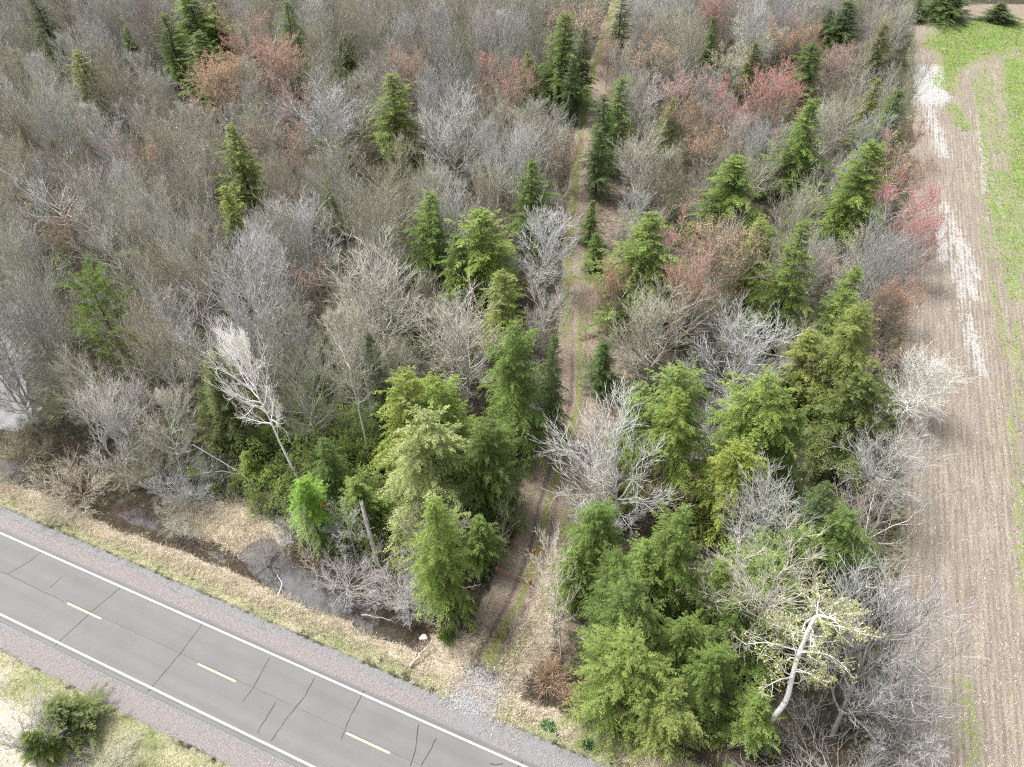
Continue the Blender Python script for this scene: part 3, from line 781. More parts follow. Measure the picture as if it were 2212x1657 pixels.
FILL_GROUPS = [0, 1]
GROUPS = ['bare trees filling the woods between track and field', 'bare trees filling the woods left of the track', 'bare trees that stand out from the woods', 'evergreen trees standing among the bare woods', 'reddish budding trees in the woods']
TREES = [
('evergreen_tree','big0',-9.89,46.7,-9.89,46.7,17,4.7,2.84,'ebark','yellow',None,'yellow-green evergreen with a spiky top behind the feathery pale one by the ditch',3),
('evergreen_tree','big2',-6.64,46.39,-6.64,46.39,16,4.87,3.52,'ebark','bright',None,'broad bright evergreen between the feathery pale one and the round grey tree',3),
('evergreen_tree','big1',-8.09,41.83,-8.09,41.83,16.5,5.43,5.8,'ebark','palegreen',None,'big feathery pale green evergreen with wide boughs beside the ditch',3),
('evergreen_tree','big0',-2.27,43.27,-2.27,43.27,14,4.65,2.92,'ebark','middark',None,'dark green dense evergreen leaning over the left edge of the lower track',3),
('evergreen_tree','big2',0.4,52.05,0.4,52.05,18,4.63,3.19,'ebark','mid',None,'tall layered evergreen with wide drooping boughs left of the track bend',3),
('evergreen_tree','hem1',-6.45,32.85,-6.45,32.85,16.27,3.19,3.69,'ebark','bright',None,'bright drooping evergreen lowest by the ditch below the feathery pale one',3),
('evergreen_tree','hem2',-3.2,37.05,-3.2,37.05,7.57,2.51,1.16,'ebark','mid',None,'small evergreen beside the thin pole where the track leaves the ditch',3),
('evergreen_tree','hem3',-19.82,40.51,-19.82,40.51,9.23,2.71,3.21,'ebark','vivid',None,'small vivid green evergreen at the foot of the white aspen',3),
('evergreen_tree','hem3',-31.28,52.89,-31.28,52.89,13,3.76,3.96,'ebark','olivedark',None,'dark olive evergreen just left of the white aspen',3),
('evergreen_tree','spr0',-14.25,54.01,-14.25,54.01,15,2.49,4.98,'ebark','dark',None,'narrow dark evergreen rising behind the two leaning birches',3),
('evergreen_tree','spr1',4.38,54.01,4.38,54.01,15,2.24,0.59,'ebark','dark',None,'narrow dark evergreen squeezed between the layered evergreen and the track',3),
('evergreen_tree','hem2',-1.42,68.59,-1.42,68.59,12,3.63,1.91,'ebark','olive',None,'thin olive evergreen left of the track with a pale bare tree against it',3),
('evergreen_tree','hem1',-3.47,79.45,-3.47,79.45,14,5.45,0.57,'ebark','bright',None,'bright yellow-green evergreen with a ragged spire above the olive one',3),
('evergreen_tree','hem0',-6.89,77.94,-6.89,77.94,11,3.04,5.08,'ebark','mid',None,'half hidden evergreen at the left foot of the ragged bright one',3),
('evergreen_tree','hem3',-11.47,84.81,-11.47,84.81,13,4.07,4.35,'ebark','mid',None,'thin sparse evergreen standing alone left of the ragged bright one',3),
('evergreen_tree','spr2',2.9,94.11,2.9,94.11,13,3.92,0.26,'ebark','mid',None,'slim evergreen near the upper track with a wide skirt',3),
('pine_tree','pine1',-47.04,63.45,-47.04,63.45,15,3.16,6.17,'ebark','lightmid',None,'open light green pine with bare lower trunk near the left pond',3),
('evergreen_tree','spr2',-42.61,103.27,-42.61,103.27,14,4.37,6.06,'ebark','olive',None,'olive evergreen leaning cone alone in the middle of the left woods',3),
('evergreen_tree','spr0',-42.13,93.69,-42.13,93.69,9,2.66,4.11,'ebark','yellow',None,'small bright yellow evergreen at the foot of a forked pale tree',3),
('evergreen_tree','hem1',-20.63,119.99,-20.63,119.99,15,5.33,3.87,'ebark','olivebright',None,'solid bright evergreen cone in the upper middle of the left woods',3),
('evergreen_tree','spr1',-27.49,95.7,-27.49,95.7,9,2.14,0.99,'ebark','olivebright',None,'tiny yellow-green evergreen poking up among grey twigs',3),
('evergreen_tree','spr2',-59.5,142.39,-59.5,142.39,14,6.35,0.09,'ebark','middark',None,'leaning dark evergreen above the orange-brown budded tree',3),
('evergreen_tree','spr0',-44.1,149.86,-44.1,149.86,17,4.74,3.32,'ebark','middark',None,'tall dark evergreen spire between two red budded crowns',3),
('evergreen_tree','spr1',-44.56,155.33,-44.56,155.33,9,2.98,0.37,'ebark','mid',None,'short evergreen leaning against the right foot of the tall dark spire',3),
('evergreen_tree','spr2',-69.69,152.77,-69.69,152.77,14,4.86,1.19,'ebark','mid',None,'pointed mid-green evergreen in front of the evergreen cluster',3),
('evergreen_tree','hem3',-68.98,166.47,-68.98,166.47,15,7.44,1.52,'ebark','mid',None,'widest evergreen of the cluster cut off by the top edge',3),
('evergreen_tree','hem2',-66.08,169.22,-66.08,169.22,11,4.57,0.19,'ebark','olive',None,'olive-yellow evergreen on the right end of the top cluster',3),
('evergreen_tree','hem1',-80.88,136.48,-80.88,136.48,13,4.49,2.91,'ebark','olive',None,'ragged olive-yellow evergreen in the upper left woods',3),
('evergreen_tree','hem0',-84.15,163.85,-84.15,163.85,8,3.11,2.77,'ebark','mid',None,'small rounded evergreen between the ragged olive one and the cluster',3),
('evergreen_tree','hem2',-99.52,161.39,-99.52,161.39,16,4.72,5.29,'ebark','dark',None,'dark evergreen cut by the top edge near the left corner',3),
('evergreen_tree','hem3',-35.66,157.22,-35.66,157.22,9,3.96,3.26,'ebark','mid',None,'small plump evergreen alone right of the tall dark spire',3),
('evergreen_tree','spr1',2.95,138.11,2.95,138.11,12,3.41,4.02,'ebark','mid',None,'narrow evergreen against the right side of the red topped tree',3),
('evergreen_tree','hem0',9.46,143.22,9.46,143.22,17,6.3,3.14,'ebark','middark',None,'tall broad evergreen along the left side of the upper track',3),
('evergreen_tree','spr0',14.19,144.38,14.19,144.38,14,3.21,4.16,'ebark','dark',None,'dark narrow evergreen right at the left edge of the upper track',3),
('evergreen_tree','spr2',11.48,135.83,11.48,135.83,12,3.09,2.87,'ebark','dark',None,'low dark evergreen below the tall broad one by the upper track',3),
('evergreen_tree','hem2',23.67,166.83,23.67,166.83,14,4.23,1.75,'ebark','dark',None,'dark evergreen cut by the top edge where the track vanishes',3),
('evergreen_tree','spr1',19.03,123.7,19.03,123.7,13,3.93,6.27,'ebark','mid',None,'lighter evergreen topmost of the row right of the upper track',3),
('evergreen_tree','hem3',15.68,116.11,15.68,116.11,13,3.88,6.25,'ebark','dark',None,'dark evergreen second in the row right of the upper track',3),
('evergreen_tree','hem0',14.2,107.77,14.2,107.77,11,3.13,5.28,'ebark','dark',None,'lowest dark evergreen of the row right of the upper track',3),
('evergreen_tree','spr2',11.9,93.34,11.9,93.34,7,2.12,4.45,'ebark','middark',None,'very small evergreen on the right verge of the straight track',3),
('evergreen_tree','hem2',11.91,85.93,11.91,85.93,6,2.24,1.98,'ebark','middark',None,'smallest bushy evergreen right of the track just below another small one',3),
('evergreen_tree','spr0',27.2,119.54,27.2,119.54,11,2.71,1.44,'ebark','mid',None,'thin evergreen spire left of the red budded crowns',3),
('evergreen_tree','hem1',16.93,75.61,16.93,75.61,16,6.34,1.82,'ebark','olivebright',None,'large full evergreen cone nearest the right side of the straight track',3),
('evergreen_tree','hem3',32.66,93.13,32.66,93.13,14,6.45,0.44,'ebark','mid',None,'round-bodied evergreen with a short spire in the middle right woods',3),
('evergreen_tree','spr2',46.11,107.65,46.11,107.65,16,5.62,4.81,'ebark','mid',None,'tapering evergreen cone below the red budded crowns',3),
('evergreen_tree','hem0',47.76,89.85,47.76,89.85,18,6.36,2.51,'ebark','mid',None,'long leaning evergreen left of the orange and red budded trees',3),
('evergreen_tree','hem2',63.6,116.45,63.6,116.45,14,4.62,5.32,'ebark','middark',None,'compact dark evergreen near the upper field edge',3),
('evergreen_tree','spr1',64.11,125.62,64.11,125.62,12,3.32,2.43,'ebark','olive',None,'olive evergreen touching the left of the compact dark one',3),
('evergreen_tree','hem3',55.88,135.97,55.88,135.97,14,5.3,6.02,'ebark','middark',None,'evergreen above the tapering cone in the upper right woods',3),
('evergreen_tree','hem1',59.22,154.54,59.22,154.54,9,3.75,5.32,'ebark','dark',None,'low dark evergreen half hidden left of a taller one near the pink crowns',3),
('evergreen_tree','spr0',49.03,149.05,49.03,149.05,10,3.64,0.0,'ebark','mid',None,'small evergreen in front of the pale leafing tree',3),
('evergreen_tree','spr2',41.92,157.16,41.92,157.16,12,3.29,1.32,'ebark','middark',None,'slim evergreen in front of the red crown at the top edge',3),
('evergreen_tree','hem0',72.59,164.09,72.59,164.09,13,6.28,5.72,'ebark','dark',None,'dark evergreen at the top edge nearest the bare field tree',3),
('evergreen_tree','hem2',70.15,167.29,70.15,167.29,10,4.3,2.95,'ebark','dark',None,'lower dark evergreen just left of the one at the top edge',3),
('evergreen_tree','spr1',75.72,153.04,75.72,153.04,12,3.84,6.16,'ebark','olivedark',None,'dull evergreen beside the pale tree at the upper field corner',3),
('evergreen_tree','big1',16.05,47.63,16.05,47.63,17,4.98,2.5,'ebark','lightmid',None,'tall light evergreen with a forked top right of the track bend',3),
('evergreen_tree','hem1',13.09,49.22,13.09,49.22,13,3.21,0.46,'ebark','lightmid',None,'low light evergreen on the left shoulder of the forked one',3),
('evergreen_tree','big0',15.16,44.85,15.16,44.85,16,4.29,3.95,'ebark','bright',None,'brightest plump evergreen standing in front of the forked light one',3),
('evergreen_tree','big2',23.39,45.67,23.39,45.67,18,5.42,4.89,'ebark','bright',None,'tallest bright evergreen with a long spire in the lower right woods',3),
('evergreen_tree','hem1',21.41,44.64,21.41,44.64,13,2.53,1.69,'ebark','bright',None,'small bright evergreen tucked at the left of the tallest bright one',3),
('evergreen_tree','hem3',22.87,43.03,22.87,43.03,13,2.62,0.55,'ebark','bright',None,'pointed evergreen in front of the tallest bright one',3),
('evergreen_tree','big0',21.03,41.53,21.03,41.53,13,4.25,2.09,'ebark','yellow',None,'yellow-olive bushy evergreen in front of the tallest bright one',3),
('evergreen_tree','hem0',26.97,44.59,26.97,44.59,14,3.13,6.05,'ebark','middark',None,'dark green evergreen filling the right side of the tallest bright one',3),
('evergreen_tree','spr0',33.75,70.06,33.75,70.06,18,4.13,4.76,'ebark','mid',None,'tall slim evergreen with spire between the yellow one and the field',3),
('evergreen_tree','hem3',31.1,75.88,31.1,75.88,15,3.67,0.74,'ebark','olive',None,'yellow-olive evergreen beside the tall slim one',3),
('evergreen_tree','hem1',38.84,65.79,38.84,65.79,15,3.75,1.55,'ebark','mid',None,'mid-green evergreen with a ragged top above the huge olive one',3),
('evergreen_tree','big0',34.85,55.22,34.85,55.22,18,5.85,0.63,'ebark','olive',None,'huge olive evergreen with sweeping boughs nearest the field',3),
('evergreen_tree','hem3',32.15,56.83,32.15,56.83,13,3.74,0.38,'ebark','olive',None,'olive evergreen on the left shoulder of the huge one',3),
('evergreen_tree','hem0',35.5,49.87,35.5,49.87,13,4.91,5.01,'ebark','olivedark',None,'dull evergreen at the foot of the huge olive one beside the white field tree',3),
('evergreen_tree','big1',28.56,34.4,28.56,34.4,12,4.69,1.12,'ebark','middark',None,'dark bushy evergreen at the lower field edge',3),
('evergreen_tree','big2',13.8,32.64,13.8,32.64,15,3.52,3.51,'ebark','mid',None,'evergreen with a leaning tip in the middle of the lower right group',3),
('evergreen_tree','big1',7.66,35.67,7.66,35.67,12,3.6,2.81,'ebark','mid',None,'evergreen directly under the big pale tree by the track',3),
('evergreen_tree','big1',9.31,27.49,9.31,27.49,13,4.01,1.2,'ebark','middark',None,'wide evergreen hiding the right edge of the track mouth',3),
('evergreen_tree','big0',9.18,23.85,9.18,23.85,11,4.92,4.6,'ebark','olivebright',None,'broad drooping evergreen nearest the road',3),
('evergreen_tree','big2',11.62,21.46,11.62,21.46,8,3.73,0.82,'ebark','olive',None,'low olive evergreen right beside the road verge below the drooping one',3),
('evergreen_tree','big2',23.08,31.81,23.08,31.81,9.5,5.64,4.04,'ebark','lightmid',None,'rounded light evergreen seen through the spreading grey tree',3),
('evergreen_tree','hem2',26.88,36.88,26.88,36.88,13,2.9,0.73,'ebark','dark',None,'darkest evergreen between the yellow bushy one and the field edge',3),
('evergreen_tree','big1',15.86,23.77,15.86,23.77,10,3.05,2.64,'ebark','mid',None,'olive evergreen left of the bent white birch',3),
('evergreen_tree','hem1',19.19,21.51,19.19,21.51,7,2.69,1.34,'ebark','mid',None,'low green evergreen at the foot of the bent white birch',3),
('evergreen_tree','hem1',11.34,32.65,11.34,32.65,11,3.09,1.69,'ebark','mid',None,'evergreen filling the gap left of the leaning-tip one',3),
('evergreen_tree','hem2',17.38,31.07,17.38,31.07,10,3.06,6.1,'ebark','olivebright',None,'evergreen half covered by the left limbs of the spreading grey tree',3),
('evergreen_tree','hem0',21.21,27.54,21.21,27.54,6.5,2.48,5.05,'ebark','lightmid',None,'light evergreen directly behind the bent white birch',3),
('evergreen_tree','hem3',24.55,33.35,24.55,33.35,12,3.09,1.91,'ebark','mid',None,'mid-green evergreen left of the dark bushy evergreen',3),
('evergreen_tree','hem2',18.6,28.69,18.6,28.69,9,3.01,5.56,'ebark','middark',None,'dark-edged evergreen under the left limbs of the spreading grey tree beside the bent birch',3),
('evergreen_tree','big0',8.71,31.55,8.71,31.55,11,2.77,1.32,'ebark','middark',None,'dark evergreen between the one under the big pale tree and the track mouth one',3),
('evergreen_tree','big2',13.77,25.8,13.77,25.8,10,3.0,2.48,'ebark','mid',None,'evergreen behind the broad drooping one nearest the road',3),
('evergreen_tree','hem1',5.8,33.4,5.8,33.4,8,2.18,5.37,'ebark','mid',None,'small evergreen at the right side of the slender cream tree',3),
('evergreen_tree','hem2',-36.58,21.93,-36.58,21.93,3.6,2.91,4.03,'ebark','olivedark',None,'dark green evergreen shrub south of the road in the bottom left corner',3),
('evergreen_tree','hem1',-37.46,19.69,-37.46,19.69,4,1.65,0.63,'ebark','olivebright',None,'bright low evergreen under the bare tree in the bottom left corner',3),
('evergreen_tree','hem0',10.81,61.01,10.81,61.01,8,2.52,6.21,'ebark','dark',None,'low dark evergreen right of the track under bare branches',3),
('evergreen_tree','hem2',-18.74,45.22,-18.74,45.22,9,2.34,1.34,'ebark','middark',None,'low dark evergreen right of the white aspen trunk',3),
('evergreen_tree','hem3',-15.15,42.23,-15.15,42.23,7,2.51,1.62,'ebark','mid',None,'low mid-green evergreen left of the feathery pale one above the ditch',3),
('evergreen_tree','hem1',-28.52,47.98,-28.52,47.98,3.5,1.45,4.85,'ebark','yellow',None,'tiny yellow-green evergreen between the dark olive one and the aspen trunk',3),
('evergreen_tree','hem0',109.96,195.16,109.96,195.16,5,7.75,2.07,'ebark','dark',None,'dark round evergreen bush beyond the far end of the field',3),
('evergreen_tree','hem2',101.87,193.0,101.87,193.0,5,3.19,1.86,'ebark','dark',None,'small dark evergreen at the far left corner of the field',3),
('evergreen_tree','hem3',122.89,192.1,122.89,192.1,4,4.5,0.46,'ebark','dark',None,'low dark evergreen bush standing alone at the far field edge',3),
('aspen_tree','aspen',-22.68,46.35,-26.74,50.74,17.5,2.69,0.57,'white','white',None,'bright white bare aspen leaning out over the ditch',2),
('bare_tree','globe0',46.24,56.76,46.24,56.76,9,3.86,3.66,'white','birchb',None,'whitish round bare tree standing out into the field edge',2),
('bare_tree','globe1',4.8,81.84,4.8,81.84,12,4.02,1.53,'palew','palew',None,'white bare tree with curling limbs left of the straight track',2),
('bare_tree','globe1',11.45,41.91,7.97,44.93,13,5.23,3.78,'palew','pale',None,'large pale spreading bare tree on the right of the lower track',2),
('young_tree','young',4.45,28.13,3.29,32.97,10,2.31,2.33,'cream','cream',None,'slender cream young tree standing on the right of the track mouth',2),
('bare_tree','fan0',21.46,27.7,21.17,30.31,13,5.19,2.85,'pale','creamgrey',None,'spreading grey bare tree over the evergreens behind the bent birch',2),
('bare_tree','fan1',26.82,21.23,30.47,27.85,12,4.99,6.02,'darkgrey','grey',None,'large grey multi-stemmed bare tree fanning out at the lower field edge',2),
('bare_tree','multi1',25.4,17.41,24.61,19.84,6,4.79,3.04,'darkgrey','darkgrey',None,'low grey bare thicket tree at the bottom right of the woods',2),
('bare_tree','globe2',30.99,19.1,30.86,22.15,8,3.58,3.61,'darkgrey','grey',None,'grey bushy bare tree lowest along the field edge',2),
('bare_tree','globe2',37.26,44.2,37.26,44.2,11,4.38,5.44,'pale','grey',None,'pale grey bare tree beside the dark bushy evergreen overhanging the field',2),
('bare_tree','globe1',25.94,57.97,25.62,58.73,13,5.21,1.15,'pale','pale',None,'pale grey bare tree with long arched limbs above the tallest bright evergreen',2),
('bare_tree','fan1',16.68,61.08,15.91,62.73,13,5.01,0.97,'greyd','olivegrey',None,'olive-grey bare tree fanning beside the right of the track bend',2),
('bare_tree','globe0',24.01,37.05,22.4,37.38,12,3.93,5.7,'pale','pale',None,'bare tree with grey-white limbs between the yellow and dark bushy evergreens',2),
('bare_tree','globe2',-5.3,60.29,-5.33,61.04,14,5.03,5.14,'pale','creamgrey',None,'round cream-grey bare tree left of the layered evergreen',2),
('bare_tree','globe0',-15.86,66.41,-15.86,66.41,16,5.86,1.57,'pale','creamgrey',None,'widest cream-grey bare tree in the middle of the left woods',2),
('birch_tree','birch',-16.13,50.52,-17.16,55.13,16,3.01,1.19,'birchb','creamgrey',None,'left one of two leaning white-barked birches behind the ditch',2),
('birch_tree','birch',-15.48,52.21,-15.49,54.51,15,2.53,4.64,'birchb','creamgrey',None,'right one of two leaning white-barked birches behind the ditch',2),
('bare_tree','birch',-59.83,60.68,-54.85,58.21,15,3.24,5.91,'greyd','greyd',None,'dark trunked bare tree leaning left over the pale pond',2),
('bare_tree','birch',-60.45,59.66,-54.37,54.15,15,3.12,1.23,'greyd','greyd',None,'second dark trunk leaning left over the pond beside a darker stem',2),
('bare_tree','fan2',36.67,53.95,34.52,56.13,11,3.4,5.97,'brown','brown',None,'brown bare tree in front of the huge olive evergreen',2),
('bare_tree','round2',16.01,41.35,14.06,41.54,10,2.31,5.54,'brown','brownred',None,'reddish-brown bare tree between the brightest plump evergreen and the leaning-tip one',2),
('bare_tree','globe1',-9.68,109.65,-9.68,109.65,15,5.15,3.79,'pale','pale',None,'bright grey fan-shaped bare tree near the top middle of the left woods',2),
('bare_tree','globe0',-31.45,116.82,-31.45,116.82,14,5.79,2.65,'pale','pale',None,'pale grey bare tree below the pink crown in the upper left woods',2),
('bare_tree','round2',-67.47,92.93,-67.47,92.93,15,5.11,0.65,'white','pale',None,'white-trunked forked tree at the left edge of the picture',2),
('bare_tree','fan1',-27.37,80.78,-27.37,80.78,14,3.94,0.24,'palew','pale',None,'pale grey bare tree with rising branches in the middle left woods',2),
('bare_tree','round0',23.31,125.15,23.31,125.15,14,3.85,6.05,'pale','pale',None,'pale round bare tree just right of the upper track row',2),
('bare_tree','fan2',20.36,101.26,20.36,101.26,13,4.76,1.5,'pale','olivegrey',None,'olive-grey fan tree beside the track verge with the small evergreen',2),
('bare_tree','fan1',87.84,169.83,82.67,160.52,13,3.03,4.42,'white','palew',None,'whitish upright bare tree at the upper left corner of the field',2),
('bare_tree','round3',4.0,68.13,4.0,68.13,13,2.9,1.61,'palew','pale',None,'pale bare tree pressed against the thin olive evergreen',2),
('bare_tree','round1',-38.14,18.24,-39.34,22.45,5.5,2.4,5.17,'pale','pale',None,'grey bare tree south of the road in the bottom left corner',2),
('young_tree','young',-1.49,36.18,-0.27,41.49,6.5,1.04,3.75,'greyd','brown',None,'thin brown pole tree on the left bank of the lower track',2),
('young_tree','young',-19.06,35.52,-20.06,39.42,6,1.11,1.84,'cream','cream',None,'crooked pale sapling rising from the ditch pool beside the vivid little evergreen',2),
('bare_shrub','round2',-24.47,37.05,-24.91,39.08,3,1.59,1.1,'greyd','brown',None,'small dark shrub standing in the ditch pool',2),
('bare_shrub','round3',-15.77,38.35,-16.57,41.22,5,2.52,4.52,'pale','pale',None,'grey tangled shrub by the broken snag',2),
('bare_shrub','multi1',-10.81,33.32,-11.0,36.24,5,2.61,0.43,'pale','pale',None,'grey tangled shrub under the drooping evergreen at the ditch',2),
('bare_shrub','multi1',-15.84,34.53,-14.97,35.88,4,2.4,1.43,'pale','grey',None,'grey shrub tangle on the ditch bank between pool and snag',2),
('bare_shrub','multi1',-46.49,45.74,-45.86,44.94,5,2.85,3.51,'brown','creamgrey',None,'tangled shrub beside the stream mouth at the left',2),
('bare_shrub','multi',-38.65,46.05,-38.54,49.05,6,2.69,5.35,'pale','olivegrey',None,'grey sprawling shrub at the left forest edge above the straw patch',2),
('bare_shrub','multi1',-34.37,45.13,-33.81,47.16,6,2.41,3.86,'pale','pale',None,'pale branching shrub directly above the straw patch',2),
('budding_tree','round0b',-1.28,128.12,-1.28,128.12,16,5.39,1.76,'greyd','brown','red','large bare tree with a bright red budding top left of the upper track',4),
('budding_tree','round1b',-54.45,153.59,-54.45,153.59,14,4.62,5.76,'greyd','pinkgrey','red','red-pink budding crown right of the leaning dark evergreen',4),
('budding_tree','fan0b',-43.97,139.5,-43.97,139.5,13,4.76,1.28,'greyd','pinkgrey','redpeach','peach-red budding crown in front of the tall dark spire',4),
('budding_tree','round2b',-39.54,127.24,-39.54,127.24,12,3.64,0.1,'greyd','pinkgrey','pink','pinkish budding crown below the peach-red one',4),
('budding_tree','fan1b',-51.87,126.17,-51.87,126.17,14,5.79,1.69,'greyd','brown','orange','orange-brown budding crown below the leaning dark evergreen',4),
('budding_tree','round3b',-37.74,109.66,-37.74,109.66,13,4.16,2.8,'greyd','brown','pink','brown-pink budding crown halfway between the pink crown and the bright grey woods',4),
('budding_tree','round0b',-58.11,105.11,-58.11,105.11,13,3.76,0.38,'greyd','brown','pink','muted pink-brown budding crown left of the lone olive evergreen cone',4),
('budding_tree','fan2b',20.84,66.74,20.84,66.74,14,3.03,1.11,'greyd','pinkgrey','redpeach','red-orange budding tree right of the full evergreen cone',4),
('budding_tree','fan1b',25.42,72.96,25.42,72.96,14,4.42,2.32,'greyd','brown','peach','peach budding fan tree left of the yellow-olive evergreen',4),
('budding_tree','round1b',21.91,83.25,21.91,83.25,11,4.25,3.59,'greyd','pinkgrey','red','red budding crown behind the full evergreen cone',4),
('budding_tree','round3b',59.19,101.71,59.19,101.71,13,4.95,0.83,'greyd','brown','orange','orange budding crown hanging over the field edge',4),
('budding_tree','round3b',56.02,91.97,56.02,91.97,12,5.32,2.27,'greyd','pinkgrey','deepred','deepest red budding crown hanging over the field edge',4),
('budding_tree','fan0b',55.82,83.14,55.82,83.14,10,2.69,5.6,'greyd','pinkgrey','deepred','red tinged budding tree leaning over the white field streak',4),
('budding_tree','round1b',39.05,121.76,39.05,121.76,14,4.97,6.16,'greyd','pinkgrey','red','left one of two neighbouring red crowns in the upper right woods',4),
('budding_tree','fan1b',45.67,120.21,45.67,120.21,14,5.12,4.13,'greyd','pinkgrey','red','right one of two neighbouring red crowns in the upper right woods',4),
('budding_tree','round0b',29.65,118.5,29.65,118.5,13,3.61,4.34,'greyd','brown','orange','orange-pink budding crown beside the thin spire',4),
('budding_tree','round2b',31.37,132.01,31.37,132.01,13,4.74,3.67,'greyd','pinkgrey','pink','pink-grey budding crown above the thin spire',4),
('budding_tree','round3b',28.29,147.44,28.29,147.44,14,5.12,0.88,'greyd','brown','peach','peach budding crown right of the vanishing track',4),
('budding_tree','fan2b',42.94,163.18,42.94,163.18,13,3.71,0.22,'greyd','pinkgrey','red','red budding crown cut by the top edge',4),
('budding_tree','round1b',56.31,155.95,56.31,155.95,13,4.02,0.11,'greyd','pinkgrey','redpeach','pink-red budding crown right of the pale leafing tree',4),
('budding_tree','fan0b',59.69,151.71,59.69,151.71,12,3.39,5.72,'greyd','brown','orange','orange budding crown right of the pink-red one in the upper right',4),
('budding_tree','round0b',14.58,164.35,14.58,164.35,14,6.69,4.4,'greyd','brown','peach','peach budding crown at the top edge left of the track end',4),
('budding_tree','round3b',43.17,77.25,43.17,77.25,12,3.65,6.05,'greyd','creamgrey','peachpale','pale peach leafing tree beside the long leaning evergreen',4),
('budding_tree','fan1b',45.58,66.87,45.58,66.87,11,2.88,0.13,'greyd','brown','redpeach','reddish budding tree at the field edge above the huge olive evergreen',4),
('budding_tree','round2b',70.49,119.39,70.49,119.39,8,1.94,4.0,'greyd','pinkgrey','red','small red budding crown above the orange one at the field edge',4),
('budding_tree','round1b',-26.63,76.09,-26.63,76.09,8,1.88,3.03,'greyd','brown','redpeach','small reddish budding tree among grey trees left of the widest cream-grey one',4),
('budding_tree','fan2b',19.92,150.89,19.92,150.89,9,1.99,4.59,'greyd','pinkgrey','pink','small pink budding tree at the right edge of the upper track',4),
('budding_tree','round3b',51.68,158.0,51.68,158.0,12,5.04,2.0,'greyd','creamgrey','leafpale','pale yellow-white leafing tree near the top right',4),
('budding_tree','round0b',44.16,146.94,44.16,146.94,11,3.69,6.28,'greyd','creamgrey','leafpale','smaller pale leafing tree touching the left of another one',4),
('budding_tree','fan0b',61.86,139.27,61.86,139.27,12,3.53,0.47,'greyd','pinkgrey','pink','faint pink budding crown left of the compact evergreen near the field',4),
('budding_tree','round2b',32.91,110.0,32.91,110.0,13,3.91,3.43,'greyd','brown','orange','dull orange-brown budding crown below the two red crowns',4),
('budding_tree','round1b',-62.7,86.67,-62.7,86.67,10,2.59,4.63,'greyd','brown','pink','brownish budding crown below the white forked tree at the left edge',4),
('budding_tree','fan1b',-18.86,132.01,-18.86,132.01,13,3.81,5.65,'greyd','brown','pink','faint brown-pink budding crown right of the solid bright cone',4),
('budding_tree','round3b',9.54,109.4,9.54,109.4,11,3.0,4.63,'greyd','brown','orange','brownish budding crown at the left edge of the straight track',4),
('budding_tree','fan2b',13.2,73.88,13.2,73.88,8,2.39,4.42,'greyd','brown','redpeach','low reddish budding tree on the right bank below the full evergreen cone',4),
('budding_tree','round0b',42.8,61.07,42.8,61.07,9,2.4,4.98,'greyd','brown','pink','low pinkish budding tree between the huge olive evergreen and the field',4),
('bare_shrub','multi1',-33.28,18.14,-33.58,20.02,2.5,2.21,5.75,'grey','creamgrey',None,'low bare scrub right of the dark evergreen shrub in the bottom left corner',2),
('bare_shrub','globe2',-37.98,19.1,-38.41,21.43,3,2.05,2.21,'pale','pale',None,'pale twiggy shrub in front of the dark evergreen shrub south of the road',2),
('bare_tree','round0',66.89,136.28,66.89,136.28,12,3.04,4.3,'grey','grey',None,'grey bare tree left of the whitish tree at the field corner',2),
('bare_tree','globe2',59.55,123.63,59.55,123.63,12,3.25,5.66,'grey','olivegrey',None,'olive-grey bare tree beside the compact evergreen near the field',2),
('bare_tree','fan0',60.63,113.62,60.63,113.62,11,3.08,5.47,'pale','grey',None,'grey bare tree under the compact evergreen near the field edge',2),
('bare_tree','round2',69.43,148.68,69.43,148.68,13,3.46,2.62,'grey','brown',None,'brownish bare tree right of the dark evergreen at the top edge',2),
('bare_tree','globe1',70.01,132.33,70.01,132.33,10,2.58,4.96,'pale','pale',None,'pale bare tree at the field edge just right of the olive evergreen',2),
('bare_shrub','multi1',-55.32,49.53,-52.21,47.26,4,2.69,5.42,'brown','olivegrey',None,'brown scrub on the bank between the pond and the stream mouth',2),
('bare_shrub','multi1',-34.0,42.49,-31.41,42.3,3.5,2.11,3.6,'grey','creamgrey',None,'twiggy scrub at the left end of the straw patch',2),
('bare_shrub','round2',-22.31,39.69,-21.57,39.82,3.5,1.83,3.92,'greyd','grey',None,'thin grey scrub between the straw patch and the vivid little evergreen',2),
('bare_shrub','multi1',-8.74,32.38,-8.5,33.28,3.5,1.92,2.4,'pale','pale',None,'tangle of grey branches at the ditch end under the drooping evergreen',2),
('bare_tree','globe1',-56.95,56.11,-52.28,53.96,12,2.94,3.66,'grey','pale',None,'pale bare tree in front of the pond at the left edge',2),
('bare_tree','fan1',-41.66,46.35,-40.75,49.91,11,3.09,3.82,'pale','pale',None,'pale leaning bare tree at the left forest edge by the stream',2),
('bare_tree','birch',-35.41,46.35,-34.6,48.95,11,2.59,0.5,'pale','creamgrey',None,'slim pale-barked bare tree at the left forest edge above the straw patch',2),
('bare_tree','round1',-7.35,35.86,-7.15,35.49,11.37,3.09,2.29,'pale','olivegrey',None,'low olive-grey bare tree in front of the drooping evergreen below the feathery one',1),
('bare_tree','round1',32.87,36.16,32.86,36.17,13.13,4.08,2.73,'grey','brown',None,'brownish bare tree right of the dark bushy evergreen',0),
('bare_tree','young2',27.83,47.24,27.89,47.03,8.53,1.57,4.58,'pale','olivegrey',None,'low slim olive-grey bare tree right of the yellow bushy evergreen',0),
('bare_tree','globe1',22.84,50.79,22.41,49.89,9.2,2.86,0.63,'palew','palew',None,'low whitish bare tree left of the tallest bright evergreen',0),
